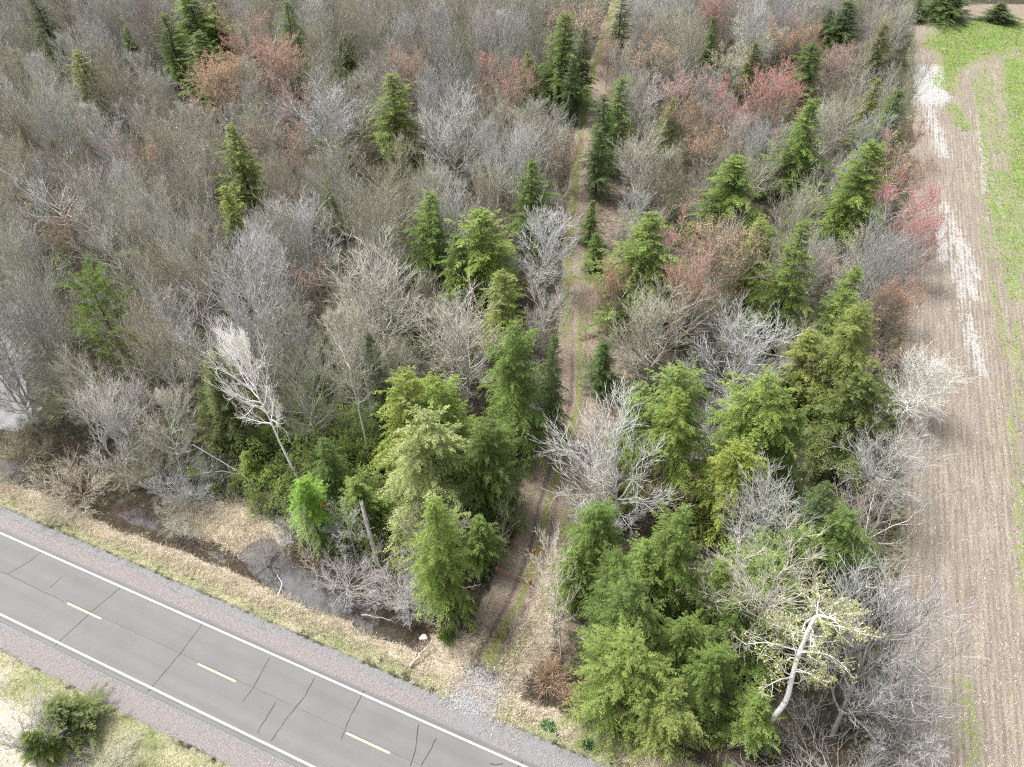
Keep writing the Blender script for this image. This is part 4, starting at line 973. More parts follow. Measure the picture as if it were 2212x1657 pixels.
('bare_tree','round3',-41.27,51.68,-41.41,51.77,12.82,3.0,2.02,'grey','grey',None,'grey bare tree in front of the open pine near the pond',1),
('bare_tree','round2',-9.52,51.69,-9.0,51.12,8.74,2.26,4.09,'palew','pale',None,'low slim pale grey bare tree behind the big feathery pale evergreen',1),
('bare_tree','globe1',-21.95,51.94,-21.67,52.46,15.89,3.42,0.53,'grey','olivegrey',None,'tall olive-grey bare tree right of the white aspen',1),
('bare_tree','globe1',-45.88,54.06,-45.28,52.81,11.37,2.86,5.5,'pale','creamgrey',None,'low cream-grey bare tree in front of the open pine near the pond',1),
('bare_tree','fan1',-37.06,54.5,-37.39,55.53,15.44,3.61,5.24,'grey','olivegrey',None,'olive-grey bare tree left of the dark olive evergreen beside the aspen',1),
('bare_tree','fan2',-50.27,56.56,-50.13,56.47,8.53,2.81,1.52,'grey','olivegrey',None,'low olive-grey bare tree in front of the open pine near the pond',1),
('bare_tree','globe1',1.23,56.6,1.09,56.22,8.66,2.36,1.89,'grey','grey',None,'low slim grey bare tree in front of the tall layered evergreen by the track bend',1),
('bare_tree','fan2',-28.38,57.69,-27.53,57.03,16.2,4.02,4.67,'pale','grey',None,'tall grey bare tree behind the white aspen',1),
('bare_tree','fan0',-12.63,58.21,-12.6,58.75,9.88,2.6,3.83,'grey','olivegrey',None,'low slim olive-grey bare tree behind the spiky yellow-green evergreen behind the feathery one',1),
('bare_tree','round1',-34.73,60.18,-34.0,59.79,14.31,4.22,1.23,'palew','palew',None,'whitish bare tree left of the white aspen',1),
('bare_tree','globe0',-53.54,60.7,-53.22,60.77,16.81,3.11,4.92,'pale','grey',None,'tall grey bare tree left of the open pine near the pond',1),
('bare_tree','globe0',-24.61,60.96,-24.77,60.97,10.23,2.97,4.21,'greyd','darkgrey',None,'low dark grey bare tree left of the two leaning birches',1),
('bare_tree','globe2',32.72,61.07,32.87,60.65,9.88,2.91,5.34,'pale','olivegrey',None,'low olive-grey bare tree left of the brown tree before the olive evergreen',0),
('bare_tree','fan2',-30.25,62.51,-30.07,62.48,8.84,2.22,5.19,'grey','olivegrey',None,'low slim olive-grey bare tree right of the white aspen',1),
('bare_tree','globe0',-40.06,62.72,-39.67,63.19,13.89,3.31,2.94,'palew','pale',None,'pale grey bare tree right of the open pine near the pond',1),
('bare_tree','round2',24.73,63.16,25.05,63.36,12.68,3.39,0.64,'greyd','darkgrey',None,'dark grey bare tree behind the arched pale tree',0),
('bare_tree','birch',-60.38,64.48,-59.65,64.61,10.15,1.66,2.23,'grey','grey',None,'low slim grey bare tree left of the open pine near the pond',1),
('bare_tree','globe0',15.91,65.52,16.37,65.64,10.99,2.07,4.84,'grey','olivegrey',None,'low slim olive-grey bare tree left of the fanning tree by the track bend',0),
('bare_tree','birch',-26.72,65.7,-25.26,64.38,8.67,1.98,2.36,'pale','olivegrey',None,'low slim olive-grey bare tree left of the two leaning birches',1),
('bare_tree','round1',-53.53,65.76,-53.19,66.07,13.11,3.46,5.67,'grey','olivegrey',None,'olive-grey bare tree left of the open pine near the pond',1),
('bare_tree','round2',-44.75,65.97,-44.89,65.35,15.17,3.36,5.56,'grey','olivegrey',None,'nearest olive-grey bare tree right of the open pine near the pond',1),
('bare_tree','globe2',-20.33,67.43,-20.12,67.73,11.07,2.18,4.25,'grey','olivegrey',None,'low slim olive-grey bare tree behind the two leaning birches',1),
('bare_tree','fan0',-31.34,67.55,-31.24,68.35,16.3,4.4,0.24,'palew','pale',None,'tall wide pale grey bare tree in front of the small yellow evergreen',1),
('bare_tree','round0',-7.1,67.94,-7.09,68.09,9.44,2.43,3.6,'pale','creamgrey',None,'low slim cream-grey bare tree left of the round cream-grey tree',1),
('bare_tree','globe0',-58.17,68.71,-58.36,69.01,15.86,3.08,6.2,'pale','olivegrey',None,'tall olive-grey bare tree left of the open pine near the pond',1),
('bare_tree','fan1',43.05,69.35,43.09,69.83,16.72,3.2,4.69,'grey','grey',None,'tall grey bare tree right of the pale peach tree',0),
('bare_tree','birch',-45.85,70.24,-45.45,70.44,12.72,2.46,1.04,'grey','olivegrey',None,'slim olive-grey bare tree right of the open pine near the pond',1),
('bare_tree','young2',-36.15,70.39,-36.61,70.63,15.32,2.55,2.01,'grey','olivegrey',None,'slim olive-grey bare tree in front of the small yellow evergreen',1),
('bare_tree','round0',-62.55,70.48,-63.94,70.27,10.7,2.77,3.58,'palew','pale',None,'low pale grey bare tree left of the open pine near the pond',1),
('bare_tree','fan2',-41.26,70.8,-41.94,70.49,13.54,3.4,4.09,'grey','olivegrey',None,'second olive-grey bare tree right of the open pine near the pond',1),
('bare_tree','round3',-27.98,71.37,-27.8,72.01,9.55,2.43,5.46,'palew','pale',None,'low slim pale grey bare tree left of the two leaning birches',1),
('bare_tree','globe1',-16.76,73.03,-17.21,73.7,13.06,2.86,5.78,'grey','grey',None,'grey bare tree behind the widest cream-grey tree',1),
('bare_tree','fan2',37.05,73.24,36.92,72.92,13.56,2.8,6.24,'palew','pale',None,'pale grey bare tree in front of the tall slim evergreen',0),
('bare_tree','globe0',47.47,73.98,47.67,74.41,13.13,3.91,4.02,'grey','grey',None,'grey bare tree right of the pale peach tree',0),
('bare_tree','fan0',-32.69,75.11,-32.01,75.68,13.74,3.34,1.07,'palew','palew',None,'whitish bare tree in front of the small yellow evergreen',1),
('bare_tree','globe0',-47.61,75.51,-48.09,75.84,14.66,2.99,2.77,'greyd','darkolive',None,'dark olive bare tree behind the open pine near the pond',1),
('bare_tree','fan1',-62.12,75.56,-61.54,75.38,14.21,3.47,0.31,'pale','grey',None,'grey bare tree in front of the white forked tree at the edge',1),
('bare_tree','globe1',-41.86,76.33,-42.43,76.05,16.07,2.81,0.4,'palew','pale',None,'tall pale grey bare tree left of the small yellow evergreen',1),
('bare_tree','globe0',26.49,77.1,27.34,77.03,12.57,3.08,5.31,'pale','creamgrey',None,'cream-grey bare tree behind the peach fan tree',0),
('bare_tree','globe1',39.83,77.97,39.15,78.78,10.3,2.07,1.45,'grey','olivegrey',None,'low slim olive-grey bare tree in front of the tall slim evergreen',0),
('bare_tree','globe0',-18.28,78.18,-17.8,76.8,16.03,3.37,4.16,'grey','olivegrey',None,'tall olive-grey bare tree right of the tiny evergreen spire',1),
('bare_tree','fan1',-67.11,78.37,-67.24,78.4,16.36,4.07,5.8,'grey','olivegrey',None,'tall olive-grey bare tree left of the white forked tree at the edge',1),
('bare_tree','round3',-52.37,78.39,-52.38,78.92,14.61,3.26,3.38,'palew','pale',None,'pale grey bare tree behind the open pine near the pond',1),
('bare_tree','round1',34.5,78.74,34.12,79.06,11.16,2.21,5.19,'greyd','darkolive',None,'low slim dark olive bare tree in front of the yellow-olive evergreen',0),
('bare_tree','round0',45.2,80.99,44.76,81.13,8.72,2.45,1.49,'grey','grey',None,'low slim grey bare tree in front of the pale peach tree',0),
('bare_tree','globe2',-41.37,81.76,-41.09,81.19,14.03,2.81,1.06,'pale','creamgrey',None,'cream-grey bare tree left of the small yellow evergreen',1),
('bare_tree','fan0',-46.28,81.86,-46.97,82.07,16.31,3.31,6.24,'pale','creamgrey',None,'tall cream-grey bare tree in front of the muted pink-brown crown',1),
('bare_tree','globe0',-31.51,82.19,-31.43,82.37,13.43,3.87,3.38,'grey','olivegrey',None,'olive-grey bare tree left of the rising pale tree',1),
('bare_tree','young2',-50.98,83.67,-50.45,84.07,16.17,2.19,5.09,'palew','pale',None,'tall slim pale grey bare tree in front of the muted pink-brown crown',1),
('bare_tree','globe2',38.73,83.86,38.38,83.9,13.98,3.3,3.07,'pale','olivegrey',None,'olive-grey bare tree behind the tall slim evergreen',0),
('bare_tree','birch',16.38,84.16,16.68,84.09,12.61,2.82,4.84,'pale','grey',None,'grey bare tree left of the full evergreen cone right of the track',0),
('bare_tree','fan0',-18.01,84.95,-18.07,84.25,14.39,3.02,5.36,'grey','olivegrey',None,'olive-grey bare tree right of the tiny evergreen spire',1),
('bare_tree','fan1',-71.36,85.36,-71.23,85.4,15.49,3.07,0.78,'pale','creamgrey',None,'nearest cream-grey bare tree left of the white forked tree at the edge',1),
('bare_tree','round3',-57.02,85.58,-57.91,86.24,13.39,3.78,2.37,'grey','grey',None,'grey bare tree right of the white forked tree at the edge',1),
('bare_tree','globe2',-7.46,86.42,-8.11,86.75,12.53,3.88,3.31,'grey','grey',None,'grey bare tree right of the sparse evergreen',1),
('bare_tree','fan2',-44.2,86.59,-44.11,86.16,13.61,3.37,0.03,'greyd','darkolive',None,'dark olive bare tree left of the small yellow evergreen',1),
('bare_tree','round1',19.06,88.18,19.72,87.84,10.23,2.8,2.52,'grey','olivegrey',None,'low olive-grey bare tree behind the full evergreen cone right of the track',0),
('bare_tree','fan1',-31.08,88.51,-31.26,88.09,14.89,2.95,3.35,'grey','brown',None,'brownish bare tree behind the rising pale tree',1),
('bare_tree','globe0',-73.75,90.21,-74.14,89.72,15.66,4.0,0.28,'grey','brown',None,'tall brownish bare tree left of the white forked tree at the edge',1),
('bare_tree','round0',-16.9,90.25,-17.33,89.62,13.54,4.07,4.95,'pale','olivegrey',None,'olive-grey bare tree left of the sparse evergreen',1),
('bare_tree','fan1',-24.68,90.27,-24.26,90.45,16.38,3.57,4.58,'pale','olivegrey',None,'tall olive-grey bare tree behind the tiny evergreen spire',1),
('bare_tree','globe0',-53.26,90.5,-53.03,89.93,13.14,3.46,5.79,'pale','olivegrey',None,'olive-grey bare tree in front of the muted pink-brown crown',1),
('bare_tree','fan2',-4.05,91.32,-3.78,91.12,12.62,3.49,4.53,'grey','olivegrey',None,'olive-grey bare tree behind the ragged bright evergreen',1),
('bare_tree','fan2',-11.65,91.32,-12.05,91.93,12.8,2.97,3.93,'pale','olivegrey',None,'olive-grey bare tree behind the sparse evergreen',1),
('bare_tree','globe0',-59.96,91.95,-60.53,92.1,12.55,3.5,4.81,'palew','pale',None,'pale grey bare tree right of the white forked tree at the edge',1),
('bare_tree','globe0',-47.35,92.06,-46.84,92.13,13.84,4.19,1.15,'greyd','darkgrey',None,'dark grey bare tree right of the muted pink-brown crown',1),
('bare_tree','globe1',44.29,92.57,43.75,92.58,10.57,2.4,4.76,'pale','creamgrey',None,'low slim cream-grey bare tree behind the tall slim evergreen',0),
('bare_tree','globe0',-78.95,93.48,-78.54,94.65,8.92,2.87,4.83,'grey','brown',None,'low brownish bare tree left of the white forked tree at the edge',1),
('bare_tree','globe0',49.18,94.43,49.0,94.39,13.17,2.83,0.98,'pale','grey',None,'grey bare tree in front of the long evergreen beside the red trees',0),
('bare_tree','round0',-33.08,94.55,-32.96,94.88,12.58,3.16,2.68,'greyd','darkolive',None,'dark olive bare tree left of the tiny evergreen spire',1),
('bare_tree','round3',28.32,94.81,28.69,95.03,11.8,2.13,0.49,'pale','olivegrey',None,'slim olive-grey bare tree left of the round-bodied evergreen',0),
('bare_tree','fan0',-64.17,95.2,-63.79,95.65,12.7,2.9,5.36,'grey','brown',None,'brownish bare tree right of the white forked tree at the edge',1),
('bare_tree','young2',-3.3,96.18,-3.2,96.64,16.63,2.35,4.29,'palew','pale',None,'tall slim pale grey bare tree right of the bright grey fan tree',1),
('bare_tree','round3',-71.03,96.77,-70.97,95.91,16.61,2.84,2.7,'pale','grey',None,'nearest tall grey bare tree behind the white forked tree at the edge',1),
('bare_tree','fan2',-29.22,97.69,-29.14,97.6,9.2,2.92,0.36,'pale','grey',None,'low grey bare tree left of the tiny evergreen spire',1),
('bare_tree','round0',-50.34,97.8,-49.99,97.69,13.51,3.08,2.99,'pale','olivegrey',None,'second olive-grey bare tree right of the muted pink-brown crown',1),
('bare_tree','round3',-20.07,98.12,-20.41,98.68,13.27,4.3,1.95,'greyd','darkolive',None,'dark olive bare tree right of the tiny evergreen spire',1),
('bare_tree','young2',-66.88,98.65,-66.61,97.58,13.61,2.15,3.83,'greyd','darkolive',None,'slim dark olive bare tree right of the white forked tree at the edge',1),
('bare_tree','round3',34.58,98.78,34.54,99.47,15.28,3.56,6.11,'grey','olivegrey',None,'olive-grey bare tree behind the round-bodied evergreen',0),
('bare_tree','fan1',0.92,99.11,1.48,98.81,15.21,3.34,1.16,'palew','palew',None,'whitish bare tree behind the slim skirted evergreen',1),
('bare_tree','fan1',-35.63,99.64,-35.91,100.35,10.1,2.45,4.81,'grey','olivegrey',None,'low slim olive-grey bare tree behind the rising pale tree',1),
('bare_tree','fan2',-74.51,99.84,-74.26,99.57,12.58,3.11,1.89,'grey','olivegrey',None,'olive-grey bare tree left of the white forked tree at the edge',1),
('bare_tree','round3',-48.43,102.36,-47.93,102.44,14.0,2.88,4.18,'pale','creamgrey',None,'second cream-grey bare tree left of the lone olive evergreen cone',1),
('bare_tree','round3',-61.47,102.54,-61.12,101.89,16.05,4.3,5.44,'greyd','darkgrey',None,'tall wide dark grey bare tree left of the muted pink-brown crown',1),
('bare_tree','fan2',52.97,102.55,53.14,102.26,9.17,2.91,1.54,'pale','creamgrey',None,'low cream-grey bare tree in front of the long evergreen beside the red trees',0),
('bare_tree','round1',-80.06,102.89,-79.76,103.06,12.83,4.43,1.95,'greyd','darkolive',None,'wide dark olive bare tree left of the white forked tree at the edge',1),
('bare_tree','round2',38.91,102.95,38.38,102.74,12.67,3.66,6.27,'grey','olivegrey',None,'olive-grey bare tree right of the round-bodied evergreen',0),
('bare_tree','fan2',-69.62,103.36,-69.63,103.89,16.87,3.05,4.8,'pale','grey',None,'second tall grey bare tree behind the white forked tree at the edge',1),
('bare_tree','round0',-2.42,103.78,-1.54,104.24,14.53,3.25,5.13,'palew','pale',None,'pale grey bare tree right of the bright grey fan tree',1),
('bare_tree','fan2',4.35,104.14,4.86,104.73,15.8,3.55,0.47,'grey','olivegrey',None,'tall olive-grey bare tree behind the slim skirted evergreen',1),
('bare_tree','globe2',-53.75,107.04,-53.76,107.63,13.13,3.98,5.49,'grey','olivegrey',None,'nearest olive-grey bare tree right of the muted pink-brown crown',1),
('bare_tree','round1',-84.61,107.84,-84.63,108.17,13.54,4.16,1.16,'pale','creamgrey',None,'second cream-grey bare tree left of the white forked tree at the edge',1),
('bare_tree','globe0',-47.61,107.93,-47.42,108.33,12.58,3.0,2.34,'pale','creamgrey',None,'nearest cream-grey bare tree left of the lone olive evergreen cone',1),
('bare_tree','fan2',38.76,108.37,39.4,107.73,11.55,2.42,4.93,'palew','pale',None,'slim pale grey bare tree behind the round-bodied evergreen',0),
('bare_tree','round1',-64.84,109.43,-65.25,109.47,14.29,3.07,3.46,'palew','palew',None,'whitish bare tree left of the muted pink-brown crown',1),
('bare_tree','round0',0.23,109.65,0.71,110.58,14.3,3.76,0.38,'grey','olivegrey',None,'third olive-grey bare tree right of the bright grey fan tree',1),
('bare_tree','young2',-58.34,110.08,-58.59,109.64,13.27,2.05,1.43,'palew','palew',None,'slim whitish bare tree behind the muted pink-brown crown',1),
('bare_tree','fan2',-74.05,110.28,-74.42,110.21,16.23,4.3,2.22,'grey','olivegrey',None,'tall olive-grey bare tree in front of the ragged olive evergreen',1),
('bare_tree','round2',-4.99,111.84,-5.1,111.29,14.22,3.04,0.87,'pale','olivegrey',None,'nearest olive-grey bare tree right of the bright grey fan tree',1),
('bare_tree','fan1',50.57,112.1,51.15,112.21,12.86,4.42,0.68,'pale','olivegrey',None,'wide olive-grey bare tree right of the tapering cone below the red crowns',0),
('bare_tree','round0',5.88,112.23,6.12,111.55,13.35,4.26,0.21,'palew','pale',None,'pale grey bare tree behind the slim skirted evergreen',1),
('bare_tree','globe0',-42.08,112.69,-42.54,112.36,12.77,3.45,5.64,'grey','olivegrey',None,'olive-grey bare tree right of the lone olive evergreen cone',1),
('bare_tree','globe1',-81.51,112.7,-81.51,112.37,14.53,3.07,2.94,'greyd','darkolive',None,'dark olive bare tree behind the white forked tree at the edge',1),
('bare_tree','globe0',-86.76,113.81,-87.0,114.05,14.94,2.99,2.27,'grey','grey',None,'grey bare tree behind the white forked tree at the edge',1),
('bare_tree','young2',-12.63,113.98,-13.15,113.58,13.93,2.16,3.72,'grey','grey',None,'slim grey bare tree left of the bright grey fan tree',1),
('bare_tree','round2',-56.3,114.51,-56.73,115.41,12.52,3.87,5.05,'pale','creamgrey',None,'cream-grey bare tree right of the muted pink-brown crown',1),
('bare_tree','round1',-8.07,115.2,-8.11,115.33,16.45,2.85,1.99,'pale','grey',None,'tall grey bare tree behind the bright grey fan tree',1),
('bare_tree','globe0',-77.53,116.09,-76.47,115.12,12.85,3.42,6.24,'grey','grey',None,'grey bare tree in front of the ragged olive evergreen',1),
('bare_tree','fan0',-2.96,116.57,-2.75,117.1,12.57,3.66,3.33,'grey','olivegrey',None,'second olive-grey bare tree right of the bright grey fan tree',1),
('bare_tree','round0',-63.16,118.0,-62.79,118.01,14.6,3.99,3.58,'grey','brown',None,'brownish bare tree behind the muted pink-brown crown',1),
('bare_tree','round0',-41.63,118.27,-42.13,117.45,12.84,3.76,0.57,'grey','grey',None,'grey bare tree left of the pink crown',1),
('bare_tree','fan0',-12.1,119.48,-12.42,120.8,15.41,4.13,2.44,'grey','grey',None,'grey bare tree behind the bright grey fan tree',1),
('bare_tree','round3',-88.82,120.07,-88.44,120.68,16.07,3.63,3.73,'palew','palew',None,'second tall whitish bare tree left of the ragged olive evergreen',1),
('bare_tree','fan2',-68.47,121.17,-69.06,120.71,14.72,3.67,4.22,'greyd','darkolive',None,'second dark olive bare tree right of the ragged olive evergreen',1),
('bare_tree','globe2',66.78,121.26,67.0,121.36,16.69,3.05,5.93,'grey','olivegrey',None,'tall olive-grey bare tree behind the compact evergreen near the field',0),
('bare_tree','round2',-82.96,121.35,-82.69,121.52,13.13,3.71,3.01,'grey','olivegrey',None,'second olive-grey bare tree left of the ragged olive evergreen',1),
('bare_tree','round0',-77.61,121.44,-77.47,121.45,16.74,3.03,1.63,'palew','palew',None,'nearest tall whitish bare tree left of the ragged olive evergreen',1),
('bare_tree','round1',-27.11,122.88,-27.24,123.05,12.67,3.86,1.8,'pale','grey',None,'grey bare tree right of the pale tree below the pink crown',1),
('bare_tree','birch',-92.67,123.03,-93.14,122.65,12.88,2.41,2.16,'pale','olivegrey',None,'slim olive-grey bare tree behind the white forked tree at the edge',1),
('bare_tree','young2',-6.85,123.23,-7.3,123.32,16.78,1.99,1.29,'greyd','darkolive',None,'tall slim dark olive bare tree left of the red topped tree',1),
('bare_tree','birch',-65.31,126.01,-64.58,125.98,14.89,2.75,1.08,'pale','creamgrey',None,'cream-grey bare tree right of the ragged olive evergreen',1),
('bare_tree','birch',-83.59,126.67,-83.09,127.28,14.32,2.26,1.49,'palew','palew',None,'slim whitish bare tree left of the ragged olive evergreen',1),
('bare_tree','young2',-33.66,127.11,-33.17,126.68,14.45,2.11,5.84,'grey','olivegrey',None,'slim olive-grey bare tree behind the pale tree below the pink crown',1),
('bare_tree','globe1',-93.95,128.44,-94.34,128.91,16.1,2.91,3.51,'grey','grey',None,'second tall grey bare tree left of the dark corner evergreen',1),
('bare_tree','globe1',-10.39,128.51,-10.64,128.8,16.08,4.39,5.15,'greyd','darkgrey',None,'tall wide dark grey bare tree left of the red topped tree',1),
('bare_tree','round3',-22.9,130.52,-22.06,130.89,16.56,4.31,4.52,'grey','olivegrey',None,'tall wide olive-grey bare tree behind the solid bright evergreen cone',1),
('bare_tree','globe1',-71.64,130.69,-71.39,130.67,13.18,3.66,5.84,'grey','brown',None,'brownish bare tree right of the ragged olive evergreen',1),
('bare_tree','fan0',-48.35,130.96,-48.37,130.48,13.71,2.89,0.52,'pale','olivegrey',None,'olive-grey bare tree right of the orange-brown crown',1),
('bare_tree','round1',-84.23,132.19,-84.69,132.12,13.88,3.47,4.63,'grey','olivegrey',None,'nearest olive-grey bare tree left of the ragged olive evergreen',1),
('bare_tree','globe1',-97.55,132.42,-97.19,131.81,13.13,2.9,1.7,'greyd','darkolive',None,'dark olive bare tree in front of the dark corner evergreen',1),
('bare_tree','round1',-90.75,133.24,-90.68,134.14,16.64,4.14,3.25,'greyd','darkolive',None,'tall dark olive bare tree in front of the dark corner evergreen',1),
('bare_tree','fan0',-1.74,133.76,-1.79,134.72,13.49,3.05,0.94,'grey','olivegrey',None,'olive-grey bare tree in front of the red topped tree',1),
('bare_tree','fan2',21.4,135.94,20.31,135.68,13.64,3.01,0.92,'pale','creamgrey',None,'cream-grey bare tree behind the pale round tree right of the upper track',0),
('bare_tree','globe0',-74.69,135.97,-74.57,135.3,13.8,3.1,5.06,'greyd','darkolive',None,'nearest dark olive bare tree right of the ragged olive evergreen',1),
('bare_tree','globe2',-36.03,136.68,-36.02,136.54,12.99,3.96,4.92,'grey','olivegrey',None,'second olive-grey bare tree left of the small plump evergreen',1),
('bare_tree','globe0',-10.35,136.91,-9.42,136.39,16.85,3.77,4.18,'greyd','darkolive',None,'tall dark olive bare tree left of the red topped tree',1),
('bare_tree','round1',-18.62,138.32,-17.93,138.64,16.15,3.38,4.37,'pale','olivegrey',None,'tall olive-grey bare tree behind the solid bright evergreen cone',1),
('bare_tree','young2',-84.31,139.89,-84.21,139.56,13.35,2.82,3.99,'grey','grey',None,'grey bare tree left of the ragged olive evergreen',1),
('bare_tree','round2',-98.17,140.41,-98.52,140.56,13.68,4.23,1.98,'grey','olivegrey',None,'olive-grey bare tree in front of the dark corner evergreen',1),
('bare_tree','globe1',-2.4,140.73,-2.58,140.53,15.26,2.89,2.58,'greyd','darkgrey',None,'dark grey bare tree behind the red topped tree',1),
('bare_tree','fan0',33.14,141.54,33.9,141.52,16.89,3.69,0.44,'pale','olivegrey',None,'tall olive-grey bare tree left of the red crown at the top edge',0),
('bare_tree','round2',-25.37,142.03,-24.77,141.73,13.83,4.04,4.81,'grey','grey',None,'nearest grey bare tree right of the small plump evergreen',1),
('bare_tree','globe0',-78.76,142.07,-77.92,141.53,12.58,3.56,0.41,'grey','grey',None,'grey bare tree right of the ragged olive evergreen',1),
('bare_tree','fan1',-6.91,142.44,-5.92,141.63,16.67,3.2,2.35,'palew','pale',None,'tall pale grey bare tree behind the red topped tree',1),
('bare_tree','round3',-17.87,143.6,-18.18,144.25,16.91,3.36,5.31,'grey','brown',None,'tall brownish bare tree behind the solid bright evergreen cone',1),
('bare_tree','birch',-13.23,143.69,-14.18,144.06,16.24,2.57,6.07,'grey','grey',None,'tall slim grey bare tree left of the red topped tree',1),
('bare_tree','fan1',1.02,144.06,1.27,144.44,16.87,2.86,5.4,'grey','grey',None,'tall grey bare tree behind the red topped tree',1),
('bare_tree','fan2',-37.72,145.21,-37.66,144.7,14.17,2.96,0.68,'pale','olivegrey',None,'nearest olive-grey bare tree left of the small plump evergreen',1),
('bare_tree','round1',-86.76,145.33,-87.3,145.5,13.31,3.57,3.43,'pale','olivegrey',None,'olive-grey bare tree behind the ragged olive evergreen',1),
('bare_tree','fan1',-22.12,146.93,-21.62,147.68,14.53,3.42,1.64,'pale','grey',None,'second grey bare tree right of the small plump evergreen',1),
('bare_tree','globe0',-103.26,147.18,-103.14,147.29,16.27,3.42,0.72,'grey','grey',None,'nearest tall grey bare tree left of the dark corner evergreen',1),
('bare_tree','round0',-26.91,147.94,-27.41,147.93,16.31,2.96,5.53,'greyd','darkolive',None,'tall dark olive bare tree right of the small plump evergreen',1),
('bare_tree','round2',4.97,148.34,4.68,148.43,16.3,3.71,1.66,'grey','olivegrey',None,'nearest tall olive-grey bare tree left of the tall broad evergreen by the upper track',1),
('bare_tree','birch',-2.46,148.39,-2.24,147.78,14.91,2.57,0.08,'palew','palew',None,'slim whitish bare tree behind the red topped tree',1),
('bare_tree','globe1',35.59,148.9,34.62,149.17,14.26,3.26,1.2,'pale','olivegrey',None,'olive-grey bare tree left of the red crown at the top edge',0),
('bare_tree','round0',-13.89,149.19,-13.53,149.24,14.78,3.5,5.77,'greyd','darkolive',None,'dark olive bare tree left of the red topped tree',1),
('bare_tree','fan0',-36.31,150.19,-35.27,150.58,16.8,3.56,2.55,'grey','olivegrey',None,'nearest tall olive-grey bare tree behind the small plump evergreen',1),
('bare_tree','round3',-8.12,150.66,-8.78,150.58,12.74,3.77,4.29,'pale','grey',None,'nearest grey bare tree left of the red topped tree',1),
('bare_tree','globe0',-107.61,150.71,-108.1,150.4,13.3,3.04,1.89,'pale','creamgrey',None,'cream-grey bare tree left of the dark corner evergreen',1),
('bare_tree','birch',1.36,151.85,1.44,152.18,15.47,2.77,2.08,'pale','olivegrey',None,'nearest olive-grey bare tree left of the tall broad evergreen by the upper track',1),
('bare_tree','fan2',-81.71,152.19,-80.76,151.82,13.91,2.8,5.42,'greyd','darkgrey',None,'nearest dark grey bare tree behind the ragged olive evergreen',1),
('bare_tree','round2',-88.09,152.56,-88.24,151.74,16.6,3.8,3.58,'pale','creamgrey',None,'tall cream-grey bare tree right of the dark corner evergreen',1),
('bare_tree','globe0',-19.78,152.59,-20.03,152.48,14.66,3.19,5.99,'greyd','darkgrey',None,'dark grey bare tree right of the small plump evergreen',1),
('bare_tree','globe0',49.37,153.1,48.76,153.37,16.58,4.14,0.74,'palew','palew',None,'tall whitish bare tree behind the pale leafing tree',0),
('bare_tree','globe0',-28.47,153.54,-28.73,153.69,15.53,3.05,0.38,'pale','creamgrey',None,'tall cream-grey bare tree behind the small plump evergreen',1),
('bare_tree','round2',-14.72,154.55,-15.1,154.29,14.23,3.4,1.92,'grey','grey',None,'second grey bare tree left of the red topped tree',1),
('bare_tree','round2',-103.77,154.79,-104.08,154.9,13.26,3.71,2.89,'grey','olivegrey',None,'third olive-grey bare tree left of the dark corner evergreen',1),
('bare_tree','round0',27.39,155.11,27.12,154.85,14.9,2.99,0.86,'greyd','darkgrey',None,'dark grey bare tree behind the peach crown near the track end',0),
('bare_tree','globe1',-73.34,155.63,-73.44,154.73,16.61,4.33,4.5,'grey','brown',None,'tall wide brownish bare tree left of the evergreen cluster at the top edge',1),
('bare_tree','globe0',33.25,155.82,33.51,156.54,13.63,4.42,0.88,'pale','olivegrey',None,'wide olive-grey bare tree right of the peach crown near the track end',0),
('bare_tree','round1',-50.39,155.96,-50.68,156.8,15.68,4.36,2.57,'pale','creamgrey',None,'tall wide cream-grey bare tree left of the tall dark spire',1),
('bare_tree','round1',-39.76,156.0,-39.18,156.75,14.99,3.09,4.63,'palew','pale',None,'pale grey bare tree right of the tall dark spire',1),
('bare_tree','fan0',-32.37,156.29,-32.86,156.46,16.0,2.86,1.76,'grey','olivegrey',None,'second tall olive-grey bare tree behind the small plump evergreen',1),
('bare_tree','fan1',77.33,156.67,77.86,157.04,12.86,3.73,2.81,'pale','olivegrey',None,'olive-grey bare tree left of the whitish tree at the field corner',0),
('bare_tree','fan1',0.92,156.96,1.87,157.1,16.79,3.14,4.18,'pale','grey',None,'tall grey bare tree left of the tall broad evergreen by the upper track',1),
('bare_tree','young2',-4.75,157.62,-4.91,157.66,16.43,2.81,3.45,'pale','olivegrey',None,'tall olive-grey bare tree behind the red topped tree',1),
('bare_tree','globe1',-10.47,158.49,-10.77,159.26,15.71,3.33,2.67,'greyd','darkolive',None,'tall dark olive bare tree behind the red topped tree',1),
('bare_tree','globe1',-88.54,159.1,-88.32,159.15,13.65,3.53,2.5,'greyd','darkgrey',None,'second dark grey bare tree behind the ragged olive evergreen',1),
('bare_tree','round3',-57.29,159.34,-57.32,159.97,12.65,3.82,2.08,'greyd','darkolive',None,'dark olive bare tree left of the red-pink crown',1),
('bare_tree','round0',-105.43,159.59,-106.05,159.53,15.72,2.82,2.23,'pale','creamgrey',None,'tall cream-grey bare tree left of the dark corner evergreen',1),
('bare_tree','round0',59.72,160.07,59.81,160.18,16.41,3.35,5.94,'grey','grey',None,'tall grey bare tree right of the pale leafing tree',0),
('bare_tree','globe0',-37.92,160.16,-37.81,160.31,15.78,2.82,0.23,'greyd','darkgrey',None,'tall dark grey bare tree right of the tall dark spire',1),
('bare_tree','round0',-30.05,160.49,-29.87,159.93,14.33,3.47,6.01,'pale','creamgrey',None,'cream-grey bare tree behind the small plump evergreen',1),
('bare_tree','globe2',-15.63,161.93,-15.81,162.95,13.16,4.35,3.52,'pale','grey',None,'wide grey bare tree left of the red topped tree',1),
